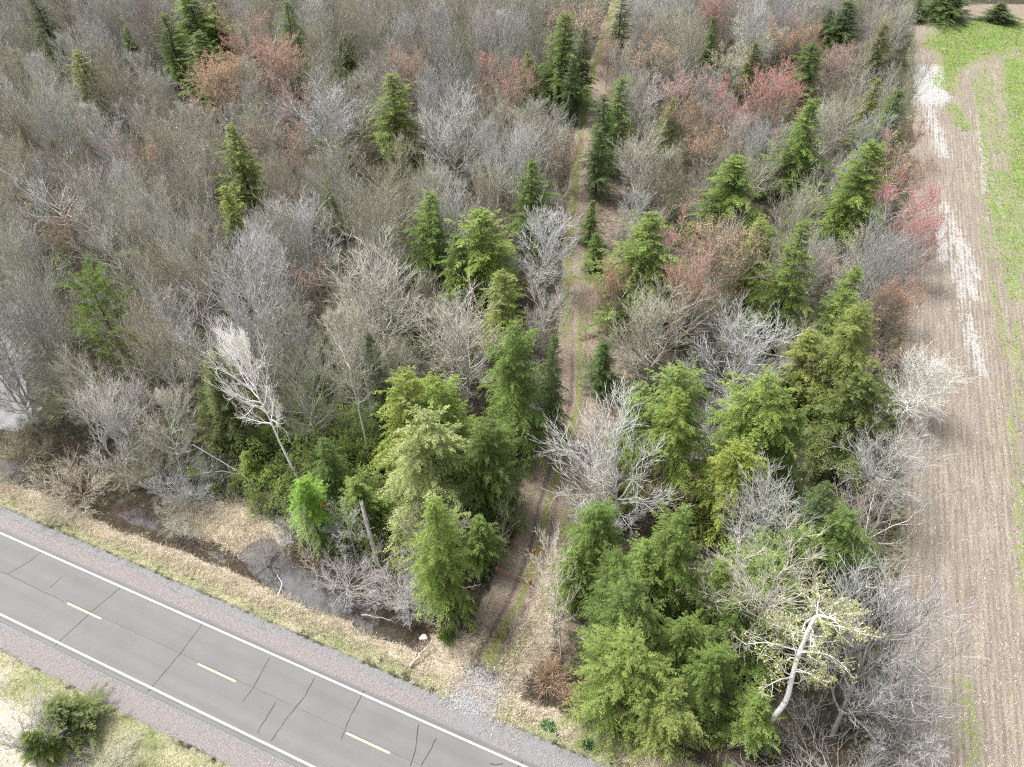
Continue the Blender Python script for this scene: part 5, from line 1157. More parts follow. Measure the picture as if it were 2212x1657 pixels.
('bare_tree','globe2',-24.89,161.98,-25.12,162.75,16.7,3.46,6.24,'pale','creamgrey',None,'tall cream-grey bare tree right of the small plump evergreen',1),
('bare_tree','globe0',-94.29,162.27,-93.93,162.03,13.26,4.34,0.47,'grey','brown',None,'wide brownish bare tree right of the dark corner evergreen',1),
('bare_tree','globe0',3.37,162.27,3.18,161.99,14.99,3.2,3.92,'grey','grey',None,'nearest grey bare tree left of the tall broad evergreen by the upper track',1),
('bare_tree','round3',-111.84,162.5,-111.51,162.75,13.21,4.5,0.37,'greyd','darkgrey',None,'wide dark grey bare tree left of the dark corner evergreen',1),
('bare_tree','fan1',52.98,162.52,51.73,162.54,14.04,3.04,1.7,'pale','creamgrey',None,'cream-grey bare tree behind the pale leafing tree',0),
('bare_tree','globe0',-79.61,163.38,-79.72,163.68,16.37,3.25,5.32,'greyd','darkgrey',None,'tall dark grey bare tree left of the evergreen cluster at the top edge',1),
('bare_tree','round2',-6.86,163.48,-8.29,164.05,16.78,3.1,4.6,'pale','creamgrey',None,'tall cream-grey bare tree behind the red topped tree',1),
('bare_tree','globe1',-42.4,163.52,-42.46,163.33,14.63,4.2,2.02,'palew','palew',None,'whitish bare tree right of the tall dark spire',1),
('bare_tree','globe2',-53.62,163.76,-53.49,164.03,14.28,3.45,3.19,'pale','olivegrey',None,'olive-grey bare tree behind the red-pink crown',1),
('bare_tree','globe0',79.09,164.05,79.56,164.18,15.77,3.22,1.19,'pale','grey',None,'tall grey bare tree behind the whitish tree at the field corner',0),
('bare_tree','globe0',46.21,164.69,45.92,164.17,15.53,3.5,3.95,'pale','creamgrey',None,'tall cream-grey bare tree right of the red crown at the top edge',0),
('bare_tree','fan1',29.51,164.8,29.5,164.82,13.01,4.28,3.43,'grey','grey',None,'nearest grey bare tree behind the peach crown near the track end',0),
('bare_tree','globe1',58.48,165.46,58.89,166.28,16.93,3.86,3.81,'grey','grey',None,'tall grey bare tree behind the pale leafing tree',0),
('bare_tree','birch',-104.27,166.09,-104.23,165.77,14.57,2.88,0.11,'greyd','darkgrey',None,'dark grey bare tree left of the dark corner evergreen',1),
('bare_tree','globe1',-48.55,166.4,-48.29,165.64,15.85,3.65,0.17,'greyd','darkolive',None,'tall dark olive bare tree behind the tall dark spire',1),
('bare_tree','globe0',-88.42,166.56,-88.83,166.8,14.35,4.32,1.44,'grey','olivegrey',None,'wide olive-grey bare tree right of the dark corner evergreen',1),
('bare_tree','fan2',-97.4,166.74,-97.8,166.55,16.79,2.84,2.72,'greyd','darkolive',None,'tall dark olive bare tree right of the dark corner evergreen',1),
('bare_tree','round0',-1.37,166.81,-1.55,167.19,15.79,3.73,2.82,'pale','olivegrey',None,'second tall olive-grey bare tree left of the tall broad evergreen by the upper track',1),
('bare_tree','globe1',-37.25,166.87,-37.02,166.63,15.45,3.37,5.34,'grey','brown',None,'brownish bare tree behind the small plump evergreen',1),
('bare_tree','birch',4.35,167.63,5.24,167.56,14.95,3.13,1.14,'pale','grey',None,'second grey bare tree left of the tall broad evergreen by the upper track',1),
('bare_tree','fan1',82.72,168.18,83.09,168.31,16.65,2.84,1.8,'greyd','darkgrey',None,'tall dark grey bare tree behind the whitish tree at the field corner',0),
('bare_tree','fan1',-26.69,168.2,-25.53,168.28,14.15,3.54,0.47,'pale','olivegrey',None,'nearest olive-grey bare tree right of the small plump evergreen',1),
('bare_tree','globe1',-17.31,168.38,-17.56,169.24,16.7,4.09,4.29,'grey','olivegrey',None,'tall olive-grey bare tree right of the small plump evergreen',1),
('bare_tree','round1',-114.64,168.68,-114.79,169.41,12.75,3.61,2.44,'grey','grey',None,'grey bare tree left of the dark corner evergreen',1),
('bare_tree','globe1',50.95,169.02,51.82,167.91,14.4,3.44,3.5,'grey','brown',None,'brownish bare tree behind the pale leafing tree',0),
('bare_tree','round2',-6.12,169.14,-6.6,168.67,15.06,3.25,3.86,'pale','grey',None,'nearest grey bare tree behind the red topped tree',1),
('bare_tree','globe2',-53.66,169.45,-53.48,169.48,15.65,3.98,6.06,'grey','olivegrey',None,'tall olive-grey bare tree behind the tall dark spire',1),
('bare_tree','fan0',75.13,169.51,75.45,168.66,13.06,3.71,0.33,'grey','olivegrey',None,'olive-grey bare tree behind the dark evergreen at the top edge',0),
('bare_tree','globe0',66.77,170.04,66.55,170.66,14.59,3.5,1.44,'pale','creamgrey',None,'cream-grey bare tree left of the dark evergreen at the top edge',0),
('bare_tree','globe1',-12.11,170.59,-13.13,170.06,13.83,3.26,1.13,'pale','creamgrey',None,'cream-grey bare tree behind the red topped tree',1),
('bare_tree','globe2',-59.32,170.71,-59.92,171.61,14.12,3.03,3.8,'palew','palew',None,'whitish bare tree behind the red-pink crown',1),
('bare_tree','globe0',45.21,170.75,45.41,170.75,14.63,4.07,3.85,'grey','grey',None,'grey bare tree behind the red crown at the top edge',0),
('bare_tree','round2',27.37,171.44,27.38,170.86,14.83,2.9,4.71,'palew','pale',None,'pale grey bare tree behind the peach crown near the track end',0),
('bare_tree','round1',-101.64,171.54,-101.6,171.23,12.62,3.09,3.17,'grey','grey',None,'grey bare tree right of the dark corner evergreen',1),
('bare_tree','globe0',-106.62,171.55,-107.34,171.66,13.67,3.16,4.08,'pale','olivegrey',None,'nearest olive-grey bare tree left of the dark corner evergreen',1),
('bare_tree','globe1',35.33,171.72,35.39,171.03,14.58,3.71,2.81,'palew','pale',None,'pale grey bare tree left of the red crown at the top edge',0),
('bare_tree','fan1',-95.81,172.08,-94.93,171.98,15.51,3.53,4.52,'grey','grey',None,'tall grey bare tree right of the dark corner evergreen',1),
('bare_tree','globe0',60.34,172.15,60.44,172.06,14.73,3.09,5.35,'palew','pale',None,'pale grey bare tree behind the pale leafing tree',0),
('bare_tree','round1',-73.53,172.23,-73.9,171.64,13.84,3.36,3.84,'grey','grey',None,'nearest grey bare tree left of the evergreen cluster at the top edge',1),
('bare_tree','globe0',-23.56,172.92,-24.47,173.55,15.23,3.23,2.71,'greyd','darkolive',None,'dark olive bare tree right of the small plump evergreen',1),
('bare_tree','fan1',14.72,172.95,14.8,173.57,13.67,3.6,3.65,'pale','olivegrey',None,'nearest olive-grey bare tree behind the tall broad evergreen by the upper track',1),
('bare_tree','globe0',3.1,173.31,3.36,173.12,14.87,3.32,5.63,'pale','grey',None,'third grey bare tree left of the tall broad evergreen by the upper track',1),
('bare_tree','globe0',-68.02,173.52,-67.74,174.17,15.45,3.74,1.75,'grey','brown',None,'brownish bare tree right of the evergreen cluster at the top edge',1),
('bare_tree','round2',-2.83,173.77,-2.25,173.74,15.39,3.92,5.64,'grey','olivegrey',None,'third olive-grey bare tree left of the tall broad evergreen by the upper track',1),
('bare_tree','round3',-45.05,174.06,-45.56,174.08,15.16,4.17,4.87,'grey','grey',None,'nearest grey bare tree behind the tall dark spire',1),
('bare_tree','globe1',-116.43,174.33,-116.53,174.07,14.61,3.03,1.92,'grey','brown',None,'brownish bare tree left of the dark corner evergreen',1),
('bare_tree','round1',-28.7,174.46,-29.04,173.7,13.67,3.44,0.67,'greyd','darkolive',None,'dark olive bare tree behind the small plump evergreen',1),
('bare_tree','round3',-87.26,174.71,-87.09,173.9,13.83,3.56,2.11,'greyd','darkgrey',None,'dark grey bare tree left of the evergreen cluster at the top edge',1),
('bare_tree','globe1',50.87,175.11,50.77,175.31,15.29,3.15,0.88,'grey','olivegrey',None,'second olive-grey bare tree behind the red crown at the top edge',0),
('bare_tree','globe0',-17.22,175.93,-17.31,175.58,12.55,4.09,2.14,'pale','creamgrey',None,'cream-grey bare tree left of the red topped tree',1),
('bare_tree','globe0',84.32,177.03,84.46,176.96,13.53,4.1,0.76,'greyd','darkolive',None,'dark olive bare tree behind the whitish tree at the field corner',0),
('bare_tree','globe0',76.11,177.12,76.04,177.27,13.46,4.16,0.56,'palew','pale',None,'pale grey bare tree behind the dark evergreen at the top edge',0),
('bare_tree','round1',-111.48,177.12,-111.66,177.3,14.42,3.37,4.11,'pale','olivegrey',None,'second olive-grey bare tree left of the dark corner evergreen',1),
('bare_tree','fan0',-51.92,177.28,-52.13,176.66,13.85,3.32,1.22,'pale','creamgrey',None,'nearest cream-grey bare tree behind the tall dark spire',1),
('bare_tree','round2',-82.38,177.62,-83.56,178.14,13.76,3.73,4.54,'pale','grey',None,'third grey bare tree left of the evergreen cluster at the top edge',1),
('bare_tree','globe2',-122.28,177.89,-121.29,177.53,13.71,3.64,4.15,'pale','olivegrey',None,'fourth olive-grey bare tree left of the dark corner evergreen',1),
('bare_tree','round3',17.65,178.47,17.69,178.07,13.03,3.41,0.89,'grey','olivegrey',None,'second olive-grey bare tree behind the tall broad evergreen by the upper track',1),
('bare_tree','globe1',45.87,178.96,45.85,178.91,13.21,3.58,0.88,'grey','olivegrey',None,'nearest olive-grey bare tree behind the red crown at the top edge',0),
('bare_tree','fan0',34.25,179.01,33.65,178.66,13.9,3.67,0.48,'pale','creamgrey',None,'cream-grey bare tree behind the peach crown near the track end',0),
('bare_tree','globe1',5.05,179.04,5.62,178.79,13.3,3.83,1.01,'pale','creamgrey',None,'cream-grey bare tree behind the tall broad evergreen by the upper track',1),
('bare_tree','globe0',-0.84,179.51,-1.15,179.9,13.98,3.94,1.9,'grey','olivegrey',None,'second olive-grey bare tree left of the tall broad evergreen by the upper track',1),
('bare_tree','fan0',65.04,180.15,64.83,179.94,13.78,4.42,2.07,'palew','pale',None,'wide pale grey bare tree behind the pale leafing tree',0),
('bare_tree','fan0',-102.35,180.3,-102.39,179.88,13.13,4.28,0.03,'palew','pale',None,'pale grey bare tree right of the dark corner evergreen',1),
('bare_tree','globe2',-94.95,180.42,-95.33,179.42,12.82,3.25,0.73,'grey','olivegrey',None,'olive-grey bare tree right of the dark corner evergreen',1),
('bare_tree','fan1',-28.84,180.43,-28.75,179.99,13.08,4.01,2.54,'palew','pale',None,'pale grey bare tree behind the small plump evergreen',1),
('bare_tree','fan2',-20.93,180.56,-20.95,180.56,13.33,3.69,4.27,'grey','olivegrey',None,'second olive-grey bare tree right of the small plump evergreen',1),
('bare_tree','round2',-45.8,181.76,-46.38,181.56,12.65,3.22,2.69,'pale','creamgrey',None,'nearest cream-grey bare tree right of the tall dark spire',1),
('bare_tree','globe0',-118.69,182.07,-119.17,182.71,13.13,3.09,2.89,'palew','pale',None,'pale grey bare tree left of the dark corner evergreen',1),
('bare_tree','globe0',-58.31,182.57,-57.38,182.96,12.61,3.13,3.3,'grey','grey',None,'second grey bare tree behind the tall dark spire',1),
('bare_tree','fan2',-64.18,183.07,-63.02,182.7,13.2,3.68,0.78,'palew','pale',None,'pale grey bare tree behind the red-pink crown',1),
('bare_tree','globe1',-81.47,183.21,-81.73,183.45,13.18,3.31,2.44,'grey','grey',None,'second grey bare tree left of the evergreen cluster at the top edge',1),
('bare_tree','globe1',-6.67,183.39,-5.89,182.8,12.85,3.7,0.48,'pale','grey',None,'second grey bare tree behind the red topped tree',1),
('bare_tree','round1',17.25,183.5,16.91,184.22,12.89,3.13,0.4,'greyd','darkolive',None,'dark olive bare tree behind the tall broad evergreen by the upper track',1),
('bare_tree','fan1',-112.56,183.64,-113.47,183.56,13.03,3.25,2.95,'greyd','darkolive',None,'dark olive bare tree behind the dark corner evergreen',1),
('bare_tree','globe0',30.28,183.88,30.54,183.81,12.64,3.93,5.08,'grey','grey',None,'second grey bare tree behind the peach crown near the track end',0),
('bare_tree','fan0',-51.01,184.18,-51.51,184.03,12.55,3.75,3.08,'pale','creamgrey',None,'second cream-grey bare tree behind the tall dark spire',1),
('bare_tree','globe1',-40.66,184.84,-40.54,184.87,12.74,4.02,5.7,'pale','creamgrey',None,'second cream-grey bare tree right of the tall dark spire',1),
('bare_tree','fan1',83.91,185.26,84.25,184.7,12.61,3.63,0.88,'greyd','darkgrey',None,'dark grey bare tree behind the dark evergreen at the top edge',0),
]

CAT = {'bare_shrub': 'shrub'}
DEC = (15., 4.); EVG = (15., 3.)
FILL_SRC = []
def plant(row):
    name, proto, bx, by, tx, ty, H, R, rot, tc, cc, bc, label, gi = row
    kind, meshes = PROTO[proto]
    hz = float(height(bx, by))-.08
    top = Vector((tx-bx, ty-by, H-hz))
    h0, r0 = DEC if kind == 'd' else (15., 5.2) if proto.startswith('big') else EVG
    root = bpy.data.objects.new(name, None)
    root.empty_display_size = .5
    COL.objects.link(root)
    root.location = (bx, by, hz)
    q = Vector((0, 0, 1)).rotation_difference(top.normalized())
    root.rotation_mode = 'QUATERNION'
    root.rotation_quaternion = q @ Quaternion((0, 0, 1), rot)
    root.scale = (R/r0, R/r0, top.length/h0)
    tag(root, label, CAT.get(name, 'tree'), GROUPS[gi])
    cols = [colour(tc), colour(cc), colour(bc) if bc else None]
    if gi in FILL_GROUPS:      # in the woods the bark of limbs is paler than the fine twigs
        cols[0] = tuple(min(c_*1.22, .8) for c_ in cols[0][:3])+(1,); cols[1] = tuple(c_*.86 for c_ in cols[1][:3])+(1,)
    for part, me, c_ in zip(('trunk', 'crown', 'buds'), meshes, cols):
        if me is None or c_ is None: continue
        o = bpy.data.objects.new(part, me)
        COL.objects.link(o); o.parent = root; o.color = c_
    return root
for row in TREES:
    plant(row)
BENT = [(20.79, 21.25, -0.6), (21.24, 21.61, 2.2), (21.74, 22.06, 4.4), (21.87, 23.02, 6.6), (22.04, 23.92, 8.8), (22.58, 25.08, 11.6), (22.99, 25.33, 12), (24.03, 25.1, 12), (25.08, 24.63, 12)]
BENT_LIMBS = [[(21.95, 24.09, 8.9), (20.67, 24.19, 9.4), (19.11, 24.21, 10), (17.57, 23.92, 10.3)], [(21.97, 23.86, 9), (23.02, 23.76, 9.4), (24.2, 23.24, 9.6), (25.16, 22.27, 9.4)], [(21.9, 23.2, 7.2), (22.93, 22.85, 7.6), (24.13, 22.14, 7.6)], [(24.03, 25.1, 12), (24.65, 25.5, 12.6), (25.76, 25.72, 12.6)], [(21.83, 22.93, 6.8), (20.45, 22.48, 7.2), (19.1, 21.86, 7)], [(22.38, 24.57, 10), (20.74, 24.75, 11), (19.33, 25.11, 11.4)]]
SNAG = ((-13.428736088988174, 37.411163153786106), (-14.51, 40.36, 5.2))
SNAG2 = ((16.60704492620146, 24.322664555530423), (17.62, 25.74, 5))
LOGS = [('fallen_birch',[(-27.93, 46.6, 0.0), (-30.27, 47.78, 1.4), (-34.5, 49.51, 3.2)],0.09,'straight white birch trunk leaning down onto the straw patch from the left woods',WHITE_BARK,(0.5, 0.49, 0.46),5,2),
('fallen_log',[(-27.77, 46.85, -0.5), (-28.96, 47.37, 0.3), (-31.54, 47.9, 0.6), (-35.4, 47.65, 0.1)],0.12,'curved grey fallen trunk lying along the top of the straw patch',BARK,(0.42, 0.41, 0.39),4,3),
('fallen_log',[(7.86, 29.14, -0.5), (6.09, 29.48, -0.3)],0.13,'short pale birch log on the ground right of the slender cream tree',WHITE_BARK,(0.7, 0.66, 0.62),0,4),
('fallen_log',[(-9.1, 26.74, -0.2), (-8.31, 27.62, -0.1), (-7.58, 28.65, -0.2)],0.16,'broken pale log pointing from the verge to the white rock',BARK,(0.42, 0.36, 0.31),3,5),
('fallen_branch',[(-14.22, 31.9, -0.7), (-12.79, 31.46, -0.3), (-11.05, 31.15, -0.5)],0.09,'pale branch lying across the reeds at the ditch pool',BARK,(0.36, 0.32, 0.27),4,6),
('fallen_branch',[(-6.76, 31.65, -0.4), (-7.8, 31.63, 0.1), (-9.28, 31.44, 0.2)],0.09,'thin branch lying at the ditch end above the white rock',BARK,(0.5, 0.44, 0.37),4,7),
('fallen_branch',[(-22.56, 33.81, -0.9), (-22.48, 35.13, -0.8), (-23.19, 36.23, -0.8)],0.05,'small white branch lying in the ditch pool',BARK,(0.7, 0.68, 0.66),4,8),
('fallen_branch',[(-5.86, 34.7, -0.3), (-4.27, 34.34, -0.1), (-2.96, 34.85, -0.3)],0.08,'grey branch on the leaf litter beside the track mouth',BARK,(0.42, 0.38, 0.34),3,9)]
GATE = ((-1.5, 36.16),(1.79, 34.9))
MARKER = (2.18, 38.39)
ROCKP = (-8.17, 29.81)
BUSHES = [(-5.78, 29.62), (3.07, 21.77), (6.18, 20.28), (-19.85, 43.59), (3.53, 25.64), (4.94, 23.85), (-18.47, 39.2)]
SMALL = [(-52.2,70.5,9.4,1.61,6.1),(-11.8,73.2,8.5,1.64,1.1),(-35.9,86.6,8.6,2.13,1.9),(6.4,95.4,9.9,2.34,3.7),(-57.9,96.3,10.4,2.19,1.8),(-11.7,96.6,9.0,2.31,5.6),(-14.9,100.1,9.9,2.33,3.0),(-26.5,102.0,9.0,2.37,1.5),(24.6,102.6,9.8,2.14,3.6),(30.0,103.4,8.7,2.09,5.0),(19.8,105.4,8.7,2.79,3.4),(-18.5,106.5,9.5,2.28,4.5),(43.6,111.1,9.9,2.53,4.8),(-50.9,111.4,9.1,2.23,6.1),(-69.3,112.8,11.8,2.07,0.2),(36.9,113.1,10.1,2.06,1.2),(8.5,116.4,10.0,2.83,5.4),(1.9,116.9,9.6,2.63,3.0),(52.6,117.2,9.9,2.87,4.0),(-73.0,118.2,10.3,2.61,3.8),(-48.1,118.4,9.2,2.63,1.0),(-54.9,119.4,9.2,2.85,4.7),(4.6,121.1,9.1,2.87,1.9),(-31.7,121.5,8.5,2.31,5.3),(34.4,121.9,8.9,1.74,2.5),(42.9,123.0,9.3,1.90,4.3),(-60.8,123.9,13.0,2.21,0.7),(-46.2,125.2,10.3,2.21,1.8),(-87.8,125.6,13.9,2.12,5.1),(39.6,126.9,8.5,2.31,5.9),(48.5,129.5,10.1,2.25,5.4),(22.5,130.2,11.2,2.76,1.7),(-29.0,130.3,9.5,2.85,0.4),(-34.6,130.9,13.9,2.05,1.5),(-66.4,132.8,9.5,2.32,5.1),(-14.4,133.4,9.8,2.72,4.1),(37.0,133.7,8.9,2.85,3.6),(49.9,134.1,8.9,1.90,1.0),(-49.7,136.6,9.7,2.51,3.9),(-27.9,137.2,8.7,2.68,4.7),(-88.7,138.1,10.8,2.55,4.6),(-93.2,139.9,11.0,2.27,5.6),(-52.0,142.3,8.8,2.35,3.2),(-104.1,142.4,9.6,2.11,5.2),(23.2,145.1,8.8,1.41,3.2),(-81.8,148.1,12.9,2.56,0.7),(12.3,151.0,9.6,2.61,6.2),(6.0,156.0,16.2,2.30,4.9),(-82.5,156.3,16.5,2.02,1.1),(-109.6,156.6,12.7,2.83,2.1),(-93.6,157.0,10.6,1.73,1.0),(-78.5,157.4,16.9,1.97,2.2),(-20.6,159.4,13.3,2.87,4.6),(31.1,160.3,11.0,2.28,4.3),(48.9,160.8,15.7,2.00,0.5),(-48.1,161.2,15.3,2.10,6.3),(38.1,163.7,12.9,2.70,4.8),(64.0,164.7,11.3,2.40,1.5),(-117.6,164.9,9.0,2.13,1.6),(-59.5,165.3,11.5,2.40,4.4),(-31.9,166.0,14.1,2.00,1.7),(-75.6,167.8,10.4,1.98,3.4),(8.9,168.1,12.6,2.83,1.0),(39.6,168.7,9.7,2.85,1.0),(-42.9,169.4,11.1,1.82,3.7),(-82.9,169.8,13.4,2.97,0.7),(-32.3,171.4,16.1,2.12,4.6),(-78.6,171.9,12.9,2.95,2.4),(55.6,172.3,14.1,3.03,1.9),(-49.5,172.5,9.0,2.55,1.9),(80.9,172.8,8.9,2.31,0.3),(-121.2,173.2,8.7,2.82,3.6),(7.5,173.3,13.0,2.26,1.5),(70.5,173.9,13.0,2.88,2.7),(-36.1,174.9,13.8,2.86,4.2),(-62.1,174.9,13.0,1.97,3.4),(40.1,175.0,12.9,2.87,4.2),(-56.6,175.6,13.5,2.81,5.5),(29.5,175.9,13.5,2.87,1.3),(-91.5,176.8,11.3,2.97,0.1),(-24.9,177.7,8.6,2.91,5.4),(-39.5,178.3,11.1,2.88,5.1),(-10.2,178.7,12.9,2.36,3.5),(-67.6,179.3,13.9,2.81,2.6),(-74.0,179.3,13.2,3.02,2.6),(40.5,179.7,13.2,2.80,1.2),(88.6,180.3,12.7,2.97,4.3),(57.3,180.4,13.6,2.74,0.3),(10.1,180.7,13.6,2.91,1.8),(-86.6,180.9,13.7,2.82,3.1),(51.1,181.5,12.8,2.34,0.4),(-15.0,181.7,13.6,3.02,5.4),(-35.8,182.2,12.9,2.95,2.6),(72.8,182.5,12.8,2.89,0.6),(-124.7,183.7,12.8,2.40,1.9),(38.1,184.1,10.7,2.04,3.6),(43.2,184.2,10.8,2.34,0.0),(-25.3,184.3,10.1,2.34,4.3),(-89.9,184.4,10.4,2.48,3.0),(-98.4,184.5,12.6,2.99,0.8),(64.6,184.9,8.7,2.91,2.6),(90.4,185.0,10.7,2.71,6.2),(3.6,185.2,8.8,2.27,5.3),(56.6,185.4,10.7,2.49,6.0),(76.1,186.1,9.2,1.51,4.4),(9.4,186.3,11.8,1.53,5.6),(-85.6,186.5,8.6,2.63,2.1),(-16.6,186.9,10.8,2.15,4.9),(69.2,187.0,9.0,2.19,5.8),(-116.8,187.1,10.9,2.05,0.6),(-29.8,187.1,9.9,2.64,1.4),(-78.5,187.5,8.6,2.37,4.6),(21.1,188.2,9.5,2.27,5.7),(33.7,188.4,9.9,2.13,3.5),(-4.8,188.5,9.8,2.38,5.3),(-36.5,188.6,10.4,2.00,0.6),(-23.4,188.7,9.0,2.69,3.4),(-56.4,188.8,9.2,2.94,1.7),(-129.3,188.8,9.2,2.90,2.7),(-63.3,188.9,11.3,2.22,6.2),(-103.1,189.5,10.3,2.30,1.4),(60.4,189.8,10.1,2.41,1.8),(82.3,189.9,11.3,2.71,0.9),(41.4,190.1,9.3,2.38,3.0),(50.6,190.3,9.7,2.62,3.5),(-73.9,190.6,9.8,1.92,4.8),(-110.1,190.7,10.1,2.03,2.0),(90.6,190.9,8.6,2.62,3.4),(-44.9,191.1,9.1,2.26,5.3),(-68.9,191.1,10.4,1.55,5.5),(-82.4,191.2,10.9,2.89,4.8),(-50.4,191.3,8.8,2.62,2.6),(-88.9,191.4,9.7,1.58,2.0),(65.4,191.5,10.6,2.51,3.7),(-14.3,191.6,9.2,2.08,4.0),(-9.2,192.0,9.8,2.72,2.8),(6.3,192.1,8.8,2.10,0.6),(-95.1,192.2,10.2,2.17,0.0),(-19.5,192.5,9.5,2.82,5.0),(70.4,193.2,8.5,2.53,0.3),(-2.5,193.2,8.9,2.72,5.8),(11.9,193.4,10.2,2.93,0.6),(-56.6,193.8,8.7,2.26,0.3),(-118.0,193.9,8.7,1.91,6.0),(-26.1,194.0,8.9,2.07,6.2),(-105.8,194.2,9.9,2.44,2.4),(54.7,194.4,9.3,2.65,2.1),(-33.4,194.7,9.5,2.28,4.5),(61.9,194.7,9.7,2.36,5.1),(-131.3,195.0,9.9,2.51,5.0),(-65.0,195.3,9.3,1.63,3.4),(50.0,195.4,8.7,2.20,2.2),(2.0,195.4,8.7,2.50,0.9),(-76.1,195.5,9.6,2.05,2.4),(85.6,195.7,9.0,2.29,3.8),(77.2,195.8,9.3,2.32,1.9),(34.8,196.3,9.0,2.34,5.8),(20.2,196.8,9.3,2.31,3.2),(-5.6,197.0,8.6,2.60,6.3),(-37.8,197.0,8.9,2.12,1.0),(-98.3,197.3,9.0,2.93,0.8),(-44.2,197.4,9.3,2.09,0.4),(-87.8,197.6,8.8,2.79,0.1),(-124.4,197.7,8.9,2.47,4.7),(-49.0,198.1,9.1,2.64,3.8),(-114.0,198.2,8.6,2.49,5.9),(15.5,198.2,8.7,2.21,2.4),(-20.8,199.2,8.8,2.89,1.8),(5.0,199.8,8.5,2.22,5.6)]
# ------------------------------------------------------------------ trees that are one of a kind
def tree_root(name, loc, label, group=None, cat='tree'):
    r = bpy.data.objects.new(name, None); r.empty_display_size = .5
    COL.objects.link(r); r.location = loc
    return tag(r, label, cat, group)

def part(name, me, root, col_):
    o = bpy.data.objects.new(name, me); COL.objects.link(o); o.parent = root; o.color = (*col_, 1)
    return o

def smooth_line(pts, n):
    p = np.array(pts, float); t = np.linspace(0, len(p)-1, n); i = np.minimum(t.astype(int), len(p)-2); k = t-i
    pm = np.vstack([2*p[0]-p[1], p, 2*p[-1]-p[-2]])
    a_, b_, c_, d_ = pm[i], pm[i+1], pm[i+2], pm[i+3]; k = k[:, None]
    return .5*((2*b_)+(-a_+c_)*k+(2*a_-5*b_+4*c_-d_)*k**2+(-a_+3*b_-3*c_+d_)*k**3)

def bent_birch():
    rng = np.random.default_rng(77)
    p = np.array(BENT); z0 = float(height(p[0, 0], p[0, 1]))-.1
    base = np.array([p[0, 0], p[0, 1], z0])
    def loc(q): q = np.array(q, float)-np.array([base[0], base[1], 0]); q[:, 2] -= z0; return q
    root = tree_root('birch_tree', tuple(base), 'thick bent white birch with fresh pale green leaves at the lower right', 'bare trees that stand out from the woods')
    wood, tw, bd = Geo(), Geo(), Geo()
    q = loc(p); q[0, 2] = 0
    tr = smooth_line(q, 22)[None]
    wood.tubes(tr, np.interp(np.linspace(0, 1, 22), [0, .35, .7, 1], [.225, .195, .14, .045])[None], 9)
    limbs = []
    for L in BENT_LIMBS:
        limbs.append(smooth_line(loc(L), 7))
    for i in range(16):
        t = .38+.6*(i+rng.random()*.5)/16
        k = int(t*20); b = tr[0, k]
        az = i*2.4+rng.random(); d = np.array([np.cos(az), np.sin(az), rng.uniform(-.15, .45)])
        L = rng.uniform(1.6, 3.1); s7 = np.linspace(0, 1, 7)[:, None]
        l = b+d*L*s7+np.array([0, 0, .25])*L*s7**2
        l[1:] += np.cumsum(rng.normal(0, .05, (6, 3)), 0)*L
        limbs.append(l)
    limb = np.array(limbs); s7 = np.linspace(0, 1, 7)
    lr = np.array([.075]*len(BENT_LIMBS)+[.055]*16)
    wood.tubes(limb, lr[:, None]*(1-.75*s7)[None], 5)
    ln = np.linalg.norm(limb[:, -1]-limb[:, 0], axis=1)
    br, bl, bt = children(rng, limb, 8, .15, 1, 25, 65, ln*.5, 5, .05, .16)
    wood.tubes(br, np.full((len(br), 1), .024)*(1-.7*np.linspace(0, 1, 5))[None], 4)
    t2, l2, _ = children(rng, br, 5, .15, 1, 25, 65, np.maximum(bl*.5, .4), 3, 0, .15)
    tw.tubes(t2, np.full((len(t2), 1), .013)*np.array([1, .75, .4])[None], 3, rng.random(len(t2)))
    t3, _, _ = children(rng, t2, 3, .2, 1, 25, 60, np.maximum(l2*.6, .3), 2, 0, .05)
    tw.cones(t3[:, 0], t3[:, 1], np.full(len(t3), .010), rng.random(len(t3)))
    tips = np.concatenate([t3[:, 1], t3.mean(1), t3[:, 1]+rng.normal(0, .12, (len(t3), 3)), t2[:, 2]])
    tips = tips[rng.random(len(tips)) < .55]
    bd.blades(tips, norm(rng.normal(0, 1, tips.shape)), norm(rng.normal(0, 1, tips.shape)), rng.uniform(.10, .22, len(tips)), rng.uniform(.07, .13, len(tips)), rng.random(len(tips)), rng.random(len(tips)))
    part('trunk', wood.mesh('trunk', WHITE_BARK), root, COLORS['white'])
    part('crown', tw.mesh('crown', TWIG), root, COLORS['creamgrey'])
    part('leaves', bd.mesh('leaves', BUD), root, COLORS['budgreen'])
bent_birch()

def snag(base, top, r, label, seed, col_):
    rng = np.random.default_rng(seed)
    z0 = float(height(base[0], base[1]))-.1
    root = tree_root('dead_snag', (base[0], base[1], z0), label, None)
    d = np.array([top[0]-base[0], top[1]-base[1], top[2]-z0]); n = 12; s_ = np.linspace(0, 1, n)[:, None]
    tr = d*s_; tr[1:-1, :2] += rng.normal(0, .03, (n-2, 2))
    g = Geo(); g.tubes(tr[None], (r*(1-.35*s_[:, 0]))[None], 9)
    e_ = tr[-1]                                        # splintered top
    for k in range(4):
        a_ = k*1.6+.3; o = np.array([np.cos(a_), np.sin(a_), 0])*r*.42
        g.tubes(np.array([[e_+o-d*.01, e_+o+d*.05*rng.uniform(.6, 1.8)]]), np.array([[r*.32, .01]]), 4)
    for k in range(7):
        t = rng.uniform(.4, .95); a_ = rng.random()*6.28; b = d*t
        L = rng.uniform(.3, 1.3); v = np.array([np.cos(a_), np.sin(a_), rng.uniform(-.1, .5)])*L
        g.tubes(np.array([[b, b+v*.5, b+v+rng.normal(0, .08, 3)]]), np.array([[.05, .03, .008]]), 4)
    part('trunk', g.mesh('trunk', BARK), root, col_)
